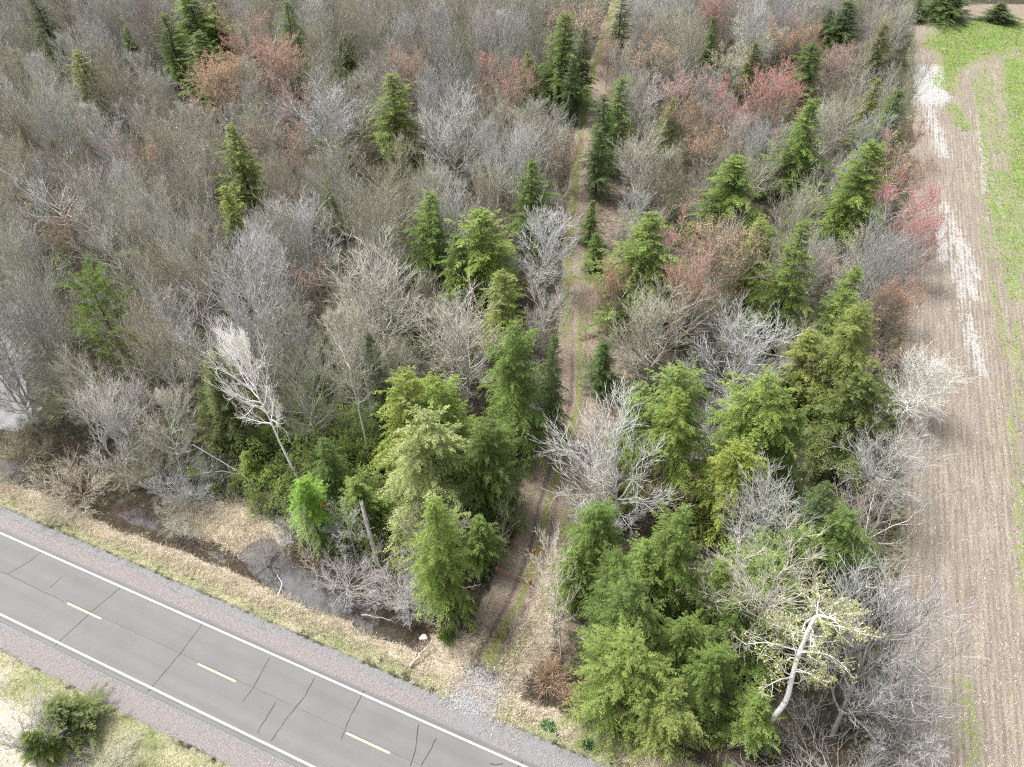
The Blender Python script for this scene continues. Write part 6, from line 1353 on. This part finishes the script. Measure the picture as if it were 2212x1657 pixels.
snag(SNAG[0], SNAG[1], .27, 'grey broken-topped dead trunk standing bare at the ditch edge', 5, (.47, .45, .44))
snag(SNAG2[0], SNAG2[1], .2, 'short broken white-barked stump trunk among evergreens left of the bent birch', 6, (.6, .58, .55))

def log(name, pts, r, label, mat, col_, branches=0, seed=1, cat='log'):
    rng = np.random.default_rng(seed)
    p = np.array(pts, float); p = smooth_line(p, 10); p[1:-1] += rng.normal(0, r*.45, (8, 3))
    c = p[0].copy(); g = Geo()
    g.tubes((p-c)[None], (r*(1-.5*np.linspace(0, 1, 10)))[None], 7)
    for k in range(branches):
        t = int(rng.integers(3, 9)); a_ = rng.normal(0, 1, 3); a_[2] = abs(a_[2])*.6; a_ = a_/np.linalg.norm(a_)
        L = rng.uniform(.5, 1.5); b = p[t]-c
        g.tubes(np.array([[b, b+a_*L*.5+rng.normal(0, .08, 3), b+a_*L]]), np.array([[r*.35, r*.2, .006]]), 4)
    o = obj(name, g.mesh(name, mat)); o.location = tuple(c); o.color = (*col_, 1)
    tag(o, label, cat)
for L in LOGS:
    log(*L)

# ------------------------------------------------------------------ gate, marker, rocks, small plants
RED = simple_mat('faded_red_paint', (.30, .07, .05), (.46, .15, .10), 8, .7)
ORANGE = simple_mat('orange_paint', (.55, .12, .05), (.68, .20, .10), 8, .7)
STEEL = simple_mat('rusty_cable', (.24, .15, .12), (.38, .26, .21), 8, .6)
ROCK = simple_mat('pale_rock', (.52, .52, .50), (.78, .78, .75), 5, .9, .05)
GRAVEL = simple_mat('crushed_stone', (.14, .14, .152), (.42, .42, .44), 11, .95)

def tube_obj(name, pts, r, k, mat, parent, caps=True):
    g = Geo(); g.tubes(np.array([pts], float), np.array([r], float), k)
    return obj(name, g.mesh(name, mat), parent)

def box_mesh(name, w, d, h, mat, bev=.015):
    bm_v = []
    xs = [(-w/2, -d/2), (w/2, -d/2), (w/2, d/2), (-w/2, d/2)]
    lv = [(0, 1), (h-bev*2, 1), (h, .6)]
    for z, k in lv: bm_v += [(x*k, y*k, z) for x, y in xs]
    f = [(3, 2, 1, 0), (8, 9, 10, 11)]
    for l in range(2):
        for i in range(4): f.append((l*4+i, l*4+(i+1) % 4, l*4+4+(i+1) % 4, l*4+4+i))
    return mesh_np(name, np.array(bm_v, float), np.array(f), mat)

gx, gy = GATE[0]; hx, hy = GATE[1]
gz = float(height(gx, gy))
gate = tree_root('cable_gate', (gx, gy, gz), 'low red post and two rusty cables barring the track mouth', None, 'gate')
o = obj('post', box_mesh('post', .26, .26, 1.15, RED), gate)
o2 = obj('post', box_mesh('post', .2, .2, 1.0, RED), gate); o2.location = (hx-gx, hy-gy, float(height(hx, hy))-gz)
for z_, zz in ((1.0, .85), (.5, .4)):
    L = [((hx-gx)*t, (hy-gy)*t, z_*(1-t)+zz*t-.55*t*(1-t)) for t in np.linspace(0, 1, 9)]
    tube_obj('cable', L, [.035]*9, 5, STEEL, gate)
mx_, my_ = MARKER
mk = tree_root('marker_post', (mx_, my_, float(height(mx_, my_))-.05), 'small orange-red marker post beside the track rut above the gate', None, 'post')
obj('post', box_mesh('post', .14, .14, .75, ORANGE), mk)
fl = obj('plate', box_mesh('plate', .42, .05, .34, ORANGE), mk); fl.location = (0, -.1, .5)

def rock(name, loc, r, seed, label, mat=ROCK):
    rng = np.random.default_rng(seed)
    n, m_ = 10, 7; vs = []; fs = []
    for j in range(m_):
        th = np.pi*(j+.15)/(m_-.7)
        for i in range(n):
            ph = 2*np.pi*i/n
            d = np.array([np.sin(th)*np.cos(ph), np.sin(th)*np.sin(ph)*.75, np.cos(th)*.6])
            vs.append(d*r*(1+.16*math.sin(3*ph+seed)+rng.normal(0, .05)))
    for j in range(m_-1):
        for i in range(n): fs.append((j*n+i, (j+1)*n+i, (j+1)*n+(i+1) % n, j*n+(i+1) % n))
    me = mesh_np(name, np.array(vs), np.array(fs), mat, True)
    o = obj(name, me); o.location = (*loc, float(height(*loc))+r*.35)
    tag(o, label, 'rock')
rock('rock', ROCKP, .42, 3, 'single white rock at the end of the ditch pool below the driveway')

def leafy_bush(name, loc, r, h, col_, label, n, seed, L=.28, W=.12, cat='shrub', droop=.1):
    rng = np.random.default_rng(seed)
    root = tree_root(name, (loc[0], loc[1], float(height(*loc))-.05), label, None, cat)
    st, g = Geo(), Geo()
    k = 16; az = rng.random(k)*6.28; q = rng.uniform(.3, 1, k)
    tip = np.stack([np.cos(az)*r*q*.9, np.sin(az)*r*q*.9, h*np.sqrt(np.clip(1-q**2*.7, .05, 1))], -1)
    line = np.stack([np.zeros((k, 3)), tip*np.array([.35, .35, .55]), tip], 1)
    st.tubes(line, np.full((k, 1), .022)*np.array([1, .7, .25])[None], 4)
    t = rng.uniform(.25, 1.05, n)**.6; i = rng.integers(0, k, n)
    p = tip[i]*t[:, None]*np.stack([np.ones(n), np.ones(n), np.clip(.5+.5*t, 0, 1)], -1)+rng.normal(0, .13*r, (n, 3))
    p[:, 2] = np.abs(p[:, 2])
    d = norm(p*np.array([1, 1, .8])+rng.normal(0, .5*r, (n, 3))+np.array([0, 0, .3-droop]))
    g.blades(p, d, norm(np.array([0, 0, 1])+rng.normal(0, .5, (n, 3))), rng.uniform(.6, 1.2, n)*L, rng.uniform(.7, 1.2, n)*W, rng.random(n), t*rng.random(n))
    part('stems', st.mesh('stems', BARK), root, COLORS['greyd'])
    part('foliage', g.mesh('foliage', NEEDLE), root, col_)
leafy_bush('evergreen_shrub', BUSHES[0], 1.0, 1.3, (.085, .15, .02), 'round green shrub beside the ditch end at the track mouth', 1900, 3, .26, .05)
leafy_bush('green_weed', BUSHES[1], .55, .3, (.07, .20, .06), 'small vivid green weed patch on the road verge right of the gravel apron', 260, 4, .3, .12, 'plant')
leafy_bush('green_weed', BUSHES[2], .5, .3, (.06, .17, .055), 'smaller dark green weed tuft furthest right on the road verge', 220, 5, .3, .12, 'plant')
leafy_bush('orange_sapling', BUSHES[3], .5, 1.7, (.5, .12, .03), 'small sapling with clinging orange-red leaves beside the vivid little evergreen', 260, 6, .22, .12, 'sapling', .4)
leafy_bush('brown_grass_tussock', BUSHES[4], 1.5, 1.2, (.30, .22, .14), 'large brown dry tussock with a dark hollow right of the track mouth', 900, 7, .9, .05, 'plant')
leafy_bush('brown_grass_tussock', BUSHES[5], 1.2, .9, (.36, .28, .19), 'dry brown tussock at the foot of the broad drooping evergreen by the road', 700, 8, .8, .05, 'plant')
leafy_bush('budding_shrub', BUSHES[6], 1.6, 2.2, (.17, .22, .045), 'yellow-green leafing shrub just left of the broken dead trunk', 600, 9, .2, .1)

# ------------------------------------------------------------------ stuff that nobody could count
def sample(w, n, x0, x1, y0, y1):
    """n random points where the terrain weight w (a TX/TY grid) is high"""
    xs, ys = TX[0], TY[:, 0]
    out = []
    got = 0
    while got < n:
        x = RNG.uniform(x0, x1, n*4); y = RNG.uniform(y0, y1, n*4)
        i = np.clip(np.searchsorted(xs, x), 0, len(xs)-1); j = np.clip(np.searchsorted(ys, y), 0, len(ys)-1)
        k = RNG.random(n*4) < w[j, i]
        out.append(np.c_[x[k], y[k]]); got += k.sum()
        if len(out) > 30: break
    return np.concatenate(out)[:n]

def tufts(name, pts, nb, hmin, hmax, wid, spread, col_, label, cat, mat=BLADE):
    n = len(pts); rng = RNG
    z = height(pts[:, 0], pts[:, 1])
    P = np.repeat(np.c_[pts, z-.03], nb, 0)
    P[:, :2] += rng.normal(0, spread*.3, (n*nb, 2))
    az = rng.random(n*nb)*6.28; tilt = rng.uniform(.15, 1.25, n*nb)
    lean = np.repeat(rng.normal(0, .45, (n, 2)), nb, 0)
    D = norm(np.stack([np.sin(tilt)*np.cos(az)+lean[:, 0], np.sin(tilt)*np.sin(az)+lean[:, 1], np.cos(tilt)], -1))
    L = rng.uniform(hmin, hmax, n*nb)
    g = Geo(); g.blades(P, D, norm(rng.normal(0, 1, (n*nb, 3))), L, rng.uniform(.6, 1.3, n*nb)*wid, np.repeat(rng.random(n), nb)*.6+rng.random(n*nb)*.4, rng.random(n*nb)*.7, .1)
    o = obj(name, g.mesh(name, mat)); o.color = (*col_, 1)
    tag(o, label, cat, kind='stuff')
_s, _t = ST(TX, TY)
near = (TY < 75) & (TY > 8)
tufts('dry_grass', sample(np.clip(TA['dry'], 0, 1)*near*(_t > 3)*(_s < 42), 13000, -75, 45, 8, 62), 6, .25, .75, .035, .4, (.70, .635, .515), 'pale dry grass flopped over the ditch banks and verge', 'grass')
tufts('verge_grass', sample(np.clip(TA['grass'], 0, 1)*near, 13000, -75, 45, 8, 62), 6, .08, .22, .03, .3, (.32, .36, .14), 'short yellow-green grass along both road verges', 'grass')
tufts('dead_weeds', sample(np.clip(TA['mud']-TA['dry'], 0, 1)*near*(_t > 6), 5200, -75, 40, 14, 70), 7, .3, .95, .03, .5, (.17, .135, .10), 'brown dead weeds along the wet ditch', 'weeds')
fl_pts = sample(TA['field']*(1-.6*TA['fgreen'])*(TY < 150), 52000, 15, 110, 8, 150)
def residue():
    n = len(fl_pts); rng = RNG
    P = np.c_[fl_pts, height(fl_pts[:, 0], fl_pts[:, 1])+.02]
    az = rng.normal(0, .5, n)+np.where(rng.random(n) < .3, rng.random(n)*6.28, 0)
    d = np.stack([np.sin(az)*DX+np.cos(az)*NX, np.sin(az)*DY+np.cos(az)*NY, rng.uniform(-.02, .35, n)], -1)
    g = Geo(); g.blades(P, norm(d), np.tile([0, 0, 1.], (n, 1))+rng.normal(0, .3, (n, 3)), rng.uniform(.12, .42, n), rng.uniform(.05, .11, n), rng.random(n), rng.random(n), .1)
    o = obj('crop_residue', g.mesh('crop_residue', BLADE)); o.color = (.44, .38, .33, 1)
    tag(o, 'pale chopped crop residue lying along the rows of the field', 'crop residue', kind='stuff')
residue()
gr_pts = sample(TA['fgreen']**2*(TY < 215), 22000, 40, 165, 20, 215)
tufts('field_sprouts', gr_pts, 3, .12, .34, .07, .4, (.16, .26, .05), 'bright green sprouts coming up in strips across the field', 'sprouts')
lf_pts = sample(np.clip(TA['leaf'], 0, 1)*(TY < 110), 16000, -20, 30, 24, 110)
def litter(name, pts, cols, label, s0, s1, z):
    n = len(pts); rng = RNG; a_ = rng.random(n)*6.28
    P = np.c_[pts, height(pts[:, 0], pts[:, 1])+z]
    g = Geo(); g.blades(P, norm(np.stack([np.cos(a_), np.sin(a_), rng.uniform(0, .4, n)], -1)), np.array([0, 0, 1.])+rng.normal(0, .35, (n, 3)), rng.uniform(s0, s1, n), rng.uniform(s0, s1, n)*.6, rng.random(n), rng.random(n), .1)
    o = obj(name, g.mesh(name, BLADE)); o.color = (*cols, 1); tag(o, label, 'leaf litter', kind='stuff')
litter('fallen_leaves', lf_pts, (.30, .215, .165), 'brown fallen leaves covering the sides of the track', .08, .2, .01)

def gravel():
    pts = sample(np.clip(TA['stone'], 0, 1), 2600, -12, 8, 18, 34); n = len(pts); rng = RNG
    c = np.c_[pts, height(pts[:, 0], pts[:, 1])+.02]; r = rng.uniform(.04, .11, n)
    o8 = np.array([[1,0,0],[0,1,0],[-1,0,0],[0,-1,0],[0,0,.8],[0,0,-.8]], float)
    vs = c[:, None]+o8[None]*r[:, None, None]*rng.uniform(.6, 1.3, (n, 6, 1))
    b = np.arange(n)[:, None]*6
    f = np.concatenate([b+np.array(q) for q in ((0,1,4),(1,2,4),(2,3,4),(3,0,4))])
    tag(obj('crushed_stone', mesh_np('crushed_stone', vs.reshape(-1, 3), f, GRAVEL)), 'loose grey crushed stone at the track entrance', 'gravel', kind='stuff')
gravel()

def brush():
    """thin saplings and dead brush under the trees"""
    rng = RNG
    x = rng.uniform(-150, 120, 32000); y = rng.uniform(26, 226, 32000)
    s, t = ST(x, y); td = np.abs(track_dist(x, y))
    vis = (np.abs(x) < .70*(y+62)*.98) & (s < 42.5) & (td > 2.6) & np.where(s < 6, t > 13, t > 12) & (fbm(x, y, 7, 12) > .38)
    for pl, _ in POOLS: vis &= poly_sd(x, y, pl) < .5
    p = np.c_[x, y][vis][:5600]; n = len(p)
    z = height(p[:, 0], p[:, 1])
    k = 16
    b = np.repeat(np.c_[p, z-.05], k, 0); b[:, :2] += rng.normal(0, .35, (n*k, 2))
    az = rng.random(n*k)*6.28; ti = rng.uniform(.05, .75, n*k); L = np.repeat(rng.uniform(1.2, 4.2, n), k)*rng.uniform(.5, 1.1, n*k)
    d = np.stack([np.sin(ti)*np.cos(az), np.sin(ti)*np.sin(az), np.cos(ti)], -1)
    g = Geo(); rn = np.repeat(rng.random(n), k)*.7+rng.random(n*k)*.3
    g.cones(b, b+d*L[:, None], np.full(n*k, .017), rn)
    m_ = b+d*(L*rng.uniform(.25, .7, n*k))[:, None]
    d2 = norm(d+rng.normal(0, .55, d.shape))
    g.cones(m_, m_+d2*(L*.45)[:, None], np.full(n*k, .011), rn)
    o = obj('understory_brush', g.mesh('understory_brush', TWIG)); o.color = (.22, .21, .15, 1)
    tag(o, 'thin grey-brown saplings and brush under the woods', 'brush', kind='stuff')
brush()

def undergrowth():
    """low evergreen seedlings and green shrubs under the bare trees"""
    rng = RNG
    x = np.concatenate([rng.uniform(-150, 115, 3600), rng.normal(-19, 9, 450)]); y = np.concatenate([rng.uniform(34, 215, 3600), rng.normal(49, 7, 450)])
    s, t = ST(x, y); td = np.abs(track_dist(x, y))
    vis = (np.abs(x) < .7*(y+62)) & (s < 41) & (td > 3) & (t > 15) & ((fbm(x, y, 14, 21) > .53) | (np.arange(len(x)) >= 3600))
    for pl, _ in POOLS: vis &= poly_sd(x, y, pl) < -.5
    p = np.c_[x, y][vis][-1300:]; n = len(p); k = 150
    h = np.repeat(rng.uniform(.8, 5.2, n), k); r = h*.32+.3
    q = rng.random(n*k)**.75; a_ = rng.random(n*k)*6.28; rad = r*(1-q*.9)*np.sqrt(rng.uniform(.25, 1, n*k))
    P = np.repeat(np.c_[p, height(p[:, 0], p[:, 1])], k, 0)+np.stack([np.cos(a_)*rad, np.sin(a_)*rad, h*q+.1], -1)
    D = norm(np.stack([np.cos(a_), np.sin(a_), rng.uniform(-.5, .35, n*k)], -1)+rng.normal(0, .3, (n*k, 3)))
    g = Geo(); g.blades(P, D, norm(np.array([0, 0, 1.])+rng.normal(0, .4, (n*k, 3))), rng.uniform(.16, .42, n*k), rng.uniform(.05, .13, n*k), np.repeat(rng.random(n), k)*.6+rng.random(n*k)*.4, rng.random(n*k)*.5)
    o = obj('green_undergrowth', g.mesh('green_undergrowth', NEEDLE)); o.color = (.15, .21, .045, 1)
    tag(o, 'low green seedlings and shrubs between the bare trunks', 'undergrowth', kind='stuff')
undergrowth()

def small_trees():
    """the smaller trees past the first three hundred: one object, copies placed by a node tree"""
    m, nt, b = new_mat('small_tree_wood')
    at1 = N(nt, 'ShaderNodeAttribute'); at1.attribute_type = 'INSTANCER'; at1.attribute_name = 'tint'
    c = ramp(nt, at1.outputs['Fac'], [(.0, (.36, .35, .26)), (.35, (.39, .385, .37)), (.6, (.43, .42, .39)), (.85, (.33, .30, .235)), (1, (.47, .45, .40))])
    k = N(nt, 'ShaderNodeMapRange'); nt.links.new(attr(nt, 'rnd'), k.inputs[0]); k.inputs[3].default_value = .65; k.inputs[4].default_value = 1.35
    nt.links.new(mix(nt, 1.0, c, k.outputs[0], 'MULTIPLY'), b.inputs['Base Color']); b.inputs['Roughness'].default_value = .8
    src = []
    for want in ('round2', 'fan1', 'young2', 'birch'):
        mt, mc = PROTO[want][1][0], PROTO[want][1][1]
        src.append([o for o in SC.objects if o.data is mt][0]); src.append([o for o in SC.objects if o.data is mc][0])
    P = np.array([(x, y, float(height(x, y))-.08) for x, y, H, R, r in SMALL])
    me = mesh_np('small_bare_trees', P, [np.zeros((0, 3), int)]) if False else bpy.data.meshes.new('small_bare_trees')
    me.from_pydata([tuple(q) for q in P], [], [])
    def fa(nm, v, typ='FLOAT'):
        a_ = me.attributes.new(nm, typ, 'POINT'); a_.data.foreach_set('value' if typ != 'FLOAT_VECTOR' else 'vector', np.ravel(v).astype(np.float32 if typ != 'INT' else np.int32))
    S = np.array(SMALL)
    fa('scl', np.stack([S[:, 3]/4, S[:, 3]/4, (S[:, 2]+.8)/15], -1), 'FLOAT_VECTOR')
    fa('rot', np.stack([RNG.normal(0, .05, len(S)), RNG.normal(0, .05, len(S)), S[:, 4]], -1), 'FLOAT_VECTOR')
    fa('which', RNG.integers(0, 4, len(S)), 'INT'); fa('tint', RNG.random(len(S)))
    o = obj('small_bare_trees', me); tag(o, 'smaller bare trees filling the gaps between the taller ones', 'trees', kind='stuff')
    ng = bpy.data.node_groups.new('small_trees', 'GeometryNodeTree')
    ng.interface.new_socket('Geometry', in_out='INPUT', socket_type='NodeSocketGeometry')
    ng.interface.new_socket('Geometry', in_out='OUTPUT', socket_type='NodeSocketGeometry')
    gi = ng.nodes.new('NodeGroupInput'); go = ng.nodes.new('NodeGroupOutput'); J = ng.nodes.new('GeometryNodeJoinGeometry')
    L = ng.links.new
    def named(nm, typ):
        n = ng.nodes.new('GeometryNodeInputNamedAttribute'); n.data_type = typ; n.inputs[0].default_value = nm
        return [q for q in n.outputs if q.enabled and q.name == 'Attribute'][0]
    for w in range(4):
        jj = ng.nodes.new('GeometryNodeJoinGeometry')
        for ob in src[2*w:2*w+2]:
            oi = ng.nodes.new('GeometryNodeObjectInfo'); oi.inputs['Object'].default_value = ob; oi.transform_space = 'ORIGINAL'
            L(oi.outputs['Geometry'], jj.inputs[0])
        sm = ng.nodes.new('GeometryNodeSetMaterial'); sm.inputs['Material'].default_value = m
        L(jj.outputs[0], sm.inputs['Geometry'])
        ip = ng.nodes.new('GeometryNodeInstanceOnPoints')
        cmp_ = ng.nodes.new('FunctionNodeCompare'); cmp_.data_type = 'INT'; cmp_.operation = 'EQUAL'
        ai, bi = [q for q in cmp_.inputs if q.enabled][:2]
        L(named('which', 'INT'), ai); bi.default_value = w
        L(gi.outputs[0], ip.inputs['Points']); L(cmp_.outputs[0], ip.inputs['Selection']); L(sm.outputs[0], ip.inputs['Instance'])
        er = ng.nodes.new('FunctionNodeEulerToRotation')
        L(named('rot', 'FLOAT_VECTOR'), er.inputs[0]); L(er.outputs[0], ip.inputs['Rotation'])
        L(named('scl', 'FLOAT_VECTOR'), ip.inputs['Scale'])
        L(ip.outputs[0], J.inputs[0])
    L(J.outputs[0], go.inputs[0])
    md = o.modifiers.new('place', 'NODES'); md.node_group = ng
if SMALL: small_trees()
bpy.context.view_layer.update()
